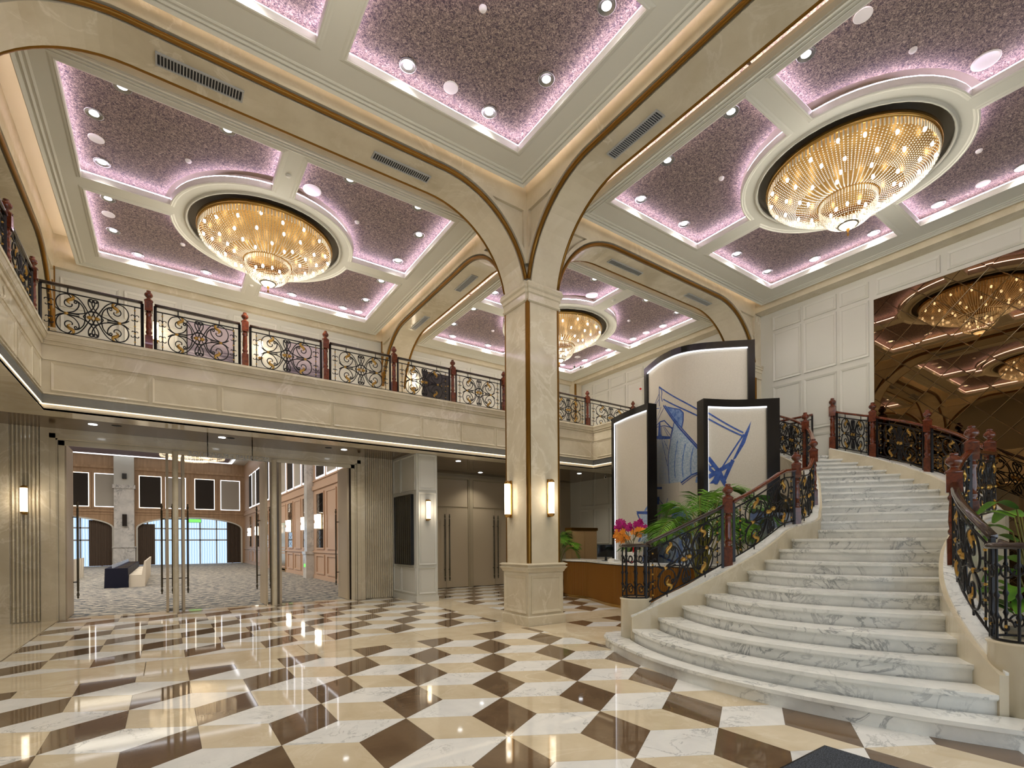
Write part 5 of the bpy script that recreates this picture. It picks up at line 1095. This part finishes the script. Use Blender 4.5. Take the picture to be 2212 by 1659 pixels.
def blossom(c, s, nrm):
    mb = MB(); a = nrm.orthogonal().normalized(); b_ = nrm.cross(a); ph = random.random()*6
    for k in range(5):
        q = ph + 2*PI*k/5; d = a*math.cos(q)+b_*math.sin(q); e = a*-math.sin(q)+b_*math.cos(q)
        mb.add([c, c+d*s*.55+e*s*.36+nrm*s*.12, c+d*s+nrm*s*.05, c+d*s*.55-e*s*.36+nrm*s*.12], [(0,1,2,3)])
    mb.ball(c+nrm*s*.1, s*.16, 6); return mb
for i in range(14):
    a = random.uniform(0, 2*PI); mag = i % 2 == 0; d = V((math.cos(a), math.sin(a), 0)); top = V((9.45, 8.62, 0)) + (-CR if i % 3 else CR)*random.uniform(0, .30) + d*.12; top.z = random.uniform(1.85, 2.08) if mag else random.uniform(1.68, 1.86)
    path = crom([(9.45+d.x*.05, 8.62+d.y*.05, 1.3), (9.45+d.x*.1, 8.62+d.y*.1, 1.6), top], 5); O('stem', MB().tube(path, .006, 5), MAT['stem'], OC)
    for k in range(6):
        c0 = top + V((random.uniform(-.11,.11), random.uniform(-.11,.11), random.uniform(-.10,.07))); nrm = (V((0,0,EYE))-c0).normalized() + V((random.uniform(-.5,.5), random.uniform(-.5,.5), random.uniform(-.3,.5))); nrm.normalize()
        O('magenta_blossom' if mag else 'orange_blossom', blossom(c0, random.uniform(.06, .085), nrm), MAT['mag' if mag else 'orng'], OC)
# palms
def leafmat(name, c1, c2):
    m = M0(name, c1, .45); N, L, b = nodes(m); c = coords(m, 1.); L.new(ramp(m, noise(m, c, 3.).outputs['Fac'], [(.35, c1), (.65, c2)]).outputs[0], b.inputs['Base Color']); return m
MAT['palm'] = leafmat('palm_leaf', srgb(46,92,26), srgb(106,152,44)); MAT['palmd'] = leafmat('palm_leaf_dark', srgb(34,70,30), srgb(74,116,46))
MAT['pot'] = M0('stone_pot', srgb(150,142,130), .6); MAT['cane'] = M0('palm_cane', srgb(112,108,52), .6)
def palm(x, y, label, hmin, hmax, reach, n, mat, seed):
    random.seed(seed); t = T('potted_palm', (x, y, 0), label, 'plant')
    O('pot', MB().lathe([(.001,0),(.19,0),(.25,.42),(.27,.45),(.24,.45),(.001,.40)], (x, y, 0), 20), MAT['pot'], t)
    for i in range(n):
        a = 2*PI*i/n + random.uniform(-.3,.3); h = random.uniform(hmin, hmax); r = reach*random.uniform(.55, 1.05); d = V((math.cos(a), math.sin(a), 0)); b0 = V((x, y, .4)) + d*.08
        drop = random.uniform(.1, .45)*r
        C = crom([b0, b0+V((0,0,h*.45))+d*.06, b0+V((0,0,h*.82))+d*r*.35, b0+V((0,0,h*.86))+d*r*.72, b0+V((0,0,h*.86-drop))+d*r], 7)
        O('cane', MB().tube(C, [.016*(1-.8*k/len(C)) for k in range(len(C))], 5), MAT['cane'], t)
        mb = MB(); m_ = len(C); s0 = int(m_*.42)
        for k in range(s0, m_-1):
            for hh in (0., .5):
                p = C[k].lerp(C[k+1], hh); t_ = (C[k+1]-C[k]).normalized(); sd = t_.cross(V((0,0,1))); sd = sd.normalized() if sd.length > .01 else V((1,0,0)); f = (k+hh-s0)/(m_-1-s0); ll = reach*.42*(math.sin(PI*min(1, .15+.8*f))**.8)+.04
                for sg in (-1, 1):
                    dd = (sd*sg*.85 + t_*.62 + V((0,0,random.uniform(-.05,.25)))).normalized(); tip = p+dd*ll+V((0,0,-.22*ll)); mid = p+dd*ll*.5; wv_ = t_*.013
                    mb.add([p-wv_*.4, mid-wv_, tip, mid+wv_, p+wv_*.4], [(0,1,2,3,4)])
        O('frond', mb, MAT[mat], t)
    return t
palm(8.55, 5.95, 'large potted palm in front of the picture screens, left of the stairs', 1.5, 2.55, 1.15, 17, 'palm', 5)
palm(9.9, 12.05, 'potted palm behind the middle column at the end of the reception desk', .9, 1.75, .75, 13, 'palm', 8)
palm(9.75, 5.75, 'smaller dark potted palm behind the stair railing', 1.3, 2.5, .8, 8, 'palmd', 13)
random.seed(21); PB = T('broadleaf_plant', (8.3, 1.32, 0), 'broad-leaved green plant at the right edge behind the stair railing', 'plant')
O('pot', MB().lathe([(.001,0),(.2,0),(.26,.5),(.28,.53),(.24,.53),(.001,.48)], (8.3, 1.32, 0), 20), MAT['pot'], PB)
for i in range(26):
    a = random.uniform(0, 2*PI); h = random.uniform(.2, 1.45); r = random.uniform(.3, .62); d = V((math.cos(a), math.sin(a), 0)); b0 = V((8.3, 1.32, .5))
    O('stalk', MB().tube([b0, b0+V((0,0,h*.7))+d*.12, b0+V((0,0,h))+d*.2], .008, 5), MAT['cane'], PB)
    c0 = b0+V((0,0,h))+d*.2; O('leaf', leafblade([c0, c0+d*r*.5+V((0,0,.08)), c0+d*r+V((0,0,-.06))], .10), MAT['palm'], PB)
# mat in the foreground
m = M0('dark_mat_fibre', srgb(58,62,68), .95); N, L, b = nodes(m); c = coords(m, 1., False); L.new(ramp(m, noise(m, c, 130, 2, .8).outputs['Fac'], [(.42, srgb(34,37,42)), (.6, srgb(84,90,98))]).outputs[0], b.inputs['Base Color'])
FM = T('floor_mat', (3.4, 1.2, 0), 'dark grey entrance mat at the bottom edge near the stairs', 'mat')
O('mat_pile', MB().box(2.25, .55, .001, 4.15, 1.805, .014), m, FM); O('mat_edge', MB().frame(2.23, .53, 4.17, 1.823, .03, .0005, .009, FZ(0)), MAT['black'], FM)

# ================================================================== CHANDELIERS
m = MAT['crystal'] = M0('crystal_beads', (.98,.90,.74,1), .12, .55); m.node_tree.nodes['Principled BSDF'].inputs['Emission Color'].default_value = (1,.86,.62,1)
MAT['cbulb'] = emis('chandelier_bulb', (1., .96, .90), 8.)
random.seed(4)
up = MB(); lo = MB(); rods = MB()
def prof_up(t):                                         # hanging bowl from the rim to the inner ring
    r = 1.26 - .80*t; z = 7.96 - .36*math.sin(min(1, t*1.02)*PI*.5)**.85 + (.03*(t-.85)/.15 if t > .85 else 0); return r, z
NS = 132
for i in range(NS):
    a = 2*PI*i/NS
    for k in range(30):
        t = (k + (.5 if i % 2 else 0))/30; r, z = prof_up(t)
        if t > .55 and i % 2: continue
        up.octa((r*math.cos(a), r*math.sin(a), z-8.0), .0135)
    ca, sa = math.cos(a), math.sin(a); rods.tube([(1.27*ca, 1.27*sa, .12), (1.265*ca, 1.265*sa, -.04)], .013, 4, smooth=False)
for i in range(64):
    a = 2*PI*i/64; ca, sa = math.cos(a), math.sin(a); rods.tube([(.44*ca, .44*sa, -.37), (.44*ca, .44*sa, -.46)], .012, 4, smooth=False)
    for k in range(16):
        t = k/16; r = .44*math.cos(t*PI*.5)**.8; z = -.46 - .33*math.sin(t*PI*.5)
        if t > .6 and i % 2: continue
        lo.octa((max(.06, r)*ca, max(.06, r)*sa, z), .0135)
ME = dict(crystal_bowl=up.mesh('crystal_bowl', MAT['crystal']), crystal_drop_bowl=lo.mesh('crystal_drop_bowl', MAT['crystal']), crystal_rods=rods.mesh('crystal_rods', MAT['crystal']),
          gold_rim=MB().lathe([(1.25,.06),(1.30,.06),(1.31,.09),(1.31,.14),(1.25,.14),(1.25,.06)], n=56).mesh('gold_rim', MAT['brass']),
          inner_ring=MB().lathe([(.43,-.38),(.455,-.38),(.455,-.355),(.43,-.355),(.43,-.38)], n=36).mesh('inner_ring', MAT['brass']),
          top_plate=MB().lathe([(.001,.14),(1.26,.14)], n=40).mesh('top_plate', MAT['brass']),
          finial_ring=MB().tube([(.15*math.cos(q), .15*math.sin(q), -.80) for q in [k*PI/12 for k in range(24)]], .014, 6, closed=True).mesh('finial_ring', MAT['handle']),
          finial_glass=MB().lathe([(.14,-.80),(.10,-.84),(.001,-.86)], n=20).mesh('finial_glass', MAT['crystal']),
          finial_drop=MB().lathe([(.001,-.855),(.03,-.87),(.02,-.90),(.006,-.93),(.022,-.97),(.001,-1.0)], n=10).mesh('finial_drop', MAT['bronze']))
cb = MB().ball((0,0,0), .026, 8, 1.5).mesh('bulb', MAT['cbulb'])
pts = []
for ring_t, nb in ((.08, 18), (.34, 15), (.58, 11), (.80, 7)):
    for i in range(nb):
        a = 2*PI*(i + random.uniform(-.15,.15))/nb + ring_t*3; r, z = prof_up(ring_t + random.uniform(-.05,.05)); pts.append((r*math.cos(a), r*math.sin(a), z-8.0+.035))
for i in range(9):
    a = 2*PI*i/9; pts.append((.26*math.cos(a), .26*math.sin(a), -.56))
for (cx, cy), nm in (((1.845,11.905), 'crystal bowl chandelier over the left part of the lobby'), ((9.975,3.915), 'large crystal bowl chandelier above the staircase, nearest on the right'), ((9.975,11.905), 'crystal bowl chandelier half hidden behind the middle column'), ((1.845,3.915), 'crystal bowl chandelier above the view, seen only in the mirror')):
    t = T('crystal_chandelier', (cx, cy, 8.0), nm, 'chandelier', 'crystal bowl chandeliers')
    for k, me in ME.items():
        o = inst(k, me, (cx, cy, 8.0), t)
        if k.startswith('crystal'): o['kind'] = 'stuff'
    for p in pts: inst('bulb', cb, (cx+p[0], cy+p[1], 8.0+p[2]), t)
    for a in range(5):
        q = 2*PI*a/5+.3; setp(lamp('POINT', (cx+.75*math.cos(q), cy+.75*math.sin(q), 7.86), P_CHAN/5, (1.,.93,.82), .10), t)
    setp(lamp('POINT', (cx, cy, 7.05), P_CHAN*.9, (1.,.93,.82), .25), t)
# ================================================================== BALCONY WALL PICTURES AND SMALL FITTINGS
m = MAT['sea'] = M0('seascape_print', srgb(150,140,148), .35); N, L, b = nodes(m); c = coords(m, 1., False)
mp_ = N.new('ShaderNodeVectorMath'); mp_.operation = 'MULTIPLY'; mp_.inputs[1].default_value = (1.2, 1, 7); L.new(c, mp_.inputs[0]); n1 = noise(m, mp_.outputs[0], 1.4, 5, .6, .8)
sx_ = N.new('ShaderNodeSeparateXYZ'); L.new(c, sx_.inputs[0])
r0 = ramp(m, n1.outputs['Fac'], [(.38, srgb(84,76,88)), (.55, srgb(150,138,146)), (.7, srgb(206,196,198))])
mr = N.new('ShaderNodeMapRange'); mr.inputs[1].default_value = 6.75; mr.inputs[2].default_value = 6.95; L.new(sx_.outputs['Z'], mr.inputs[0])
L.new(mixc(m, mr.outputs[0], r0.outputs[0], srgb(186,172,178)), b.inputs['Base Color'])
for x0, x1, nm in ((.51, 1.56, 'left'), (2.90, 3.89, 'right')):
    t = T('seascape_picture', ((x0+x1)/2, 15.6, 5.9), 'grey and mauve seascape picture on the balcony wall, %s one' % nm, 'picture', 'seascape pictures')
    O('canvas', MB().rect(x0, 5.95, x1, 7.40, .01, .035, FY(15.63)), m, t); O('frame', MB().frame(x0-.02, 5.93, x1+.02, 7.42, .02, 0, .045, FY(15.63)), MAT['black'], t)
m = MAT['starart'] = M0('black_gold_art', srgb(30,28,28), .35); N, L, b = nodes(m); c = coords(m, 1., False); vo = N.new('ShaderNodeTexVoronoi'); vo.inputs['Scale'].default_value = 7.; L.new(c, vo.inputs['Vector'])
L.new(ramp(m, vo.outputs['Distance'], [(.10, srgb(196,150,60)), (.16, srgb(34,31,31))]).outputs[0], b.inputs['Base Color'])
t = T('black_picture', (7.62, 15.6, 5.9), 'black picture with gold flecks on the balcony wall', 'picture')
O('canvas', MB().rect(7.12, 5.95, 8.12, 7.36, .01, .04, FY(15.63)), m, t); O('frame', MB().frame(7.10, 5.93, 8.14, 7.38, .02, 0, .05, FY(15.63)), MAT['black'], t)
def camera_fit(p, d, label):
    t = T('security_camera', p, label, 'security camera'); p = V(p); d = V(d).normalized()
    O('housing', MB().tube([p, p+d*.13], .045, 12), MAT['plastic'], t); O('lens', MB().tube([p+d*.131, p+d*.136], .028, 12), MAT['black'], t); O('mount', MB().tube([p+V((0,0,.09)), p], .02, 8), MAT['plastic'], t)
camera_fit((12.42, 13.98, 8.06), (-.6,-.8,-.2), 'left of two white cameras under the ceiling of the far right bay'); camera_fit((12.62, 13.86, 8.06), (-.6,-.8,-.2), 'right of two white cameras under the ceiling of the far right bay')
camera_fit((13.3, 13.3, 3.98), (-.6,-.8,-.1), 'white security camera under the balcony above the reception')
al = T('fire_alarm', (13.98, 12.2, 7.0), 'tiny red fire alarm on the white wall right of the balcony', 'fire alarm')
O('base', MB().rect(12.1, 7.0, 12.22, 7.14, 0, .03, FX(14.0)), MAT['plastic'], al); O('red_dome', MB().ball((13.955, 12.16, 7.07), .04, 8), M0('red_plastic', srgb(190,24,20), .4), al)
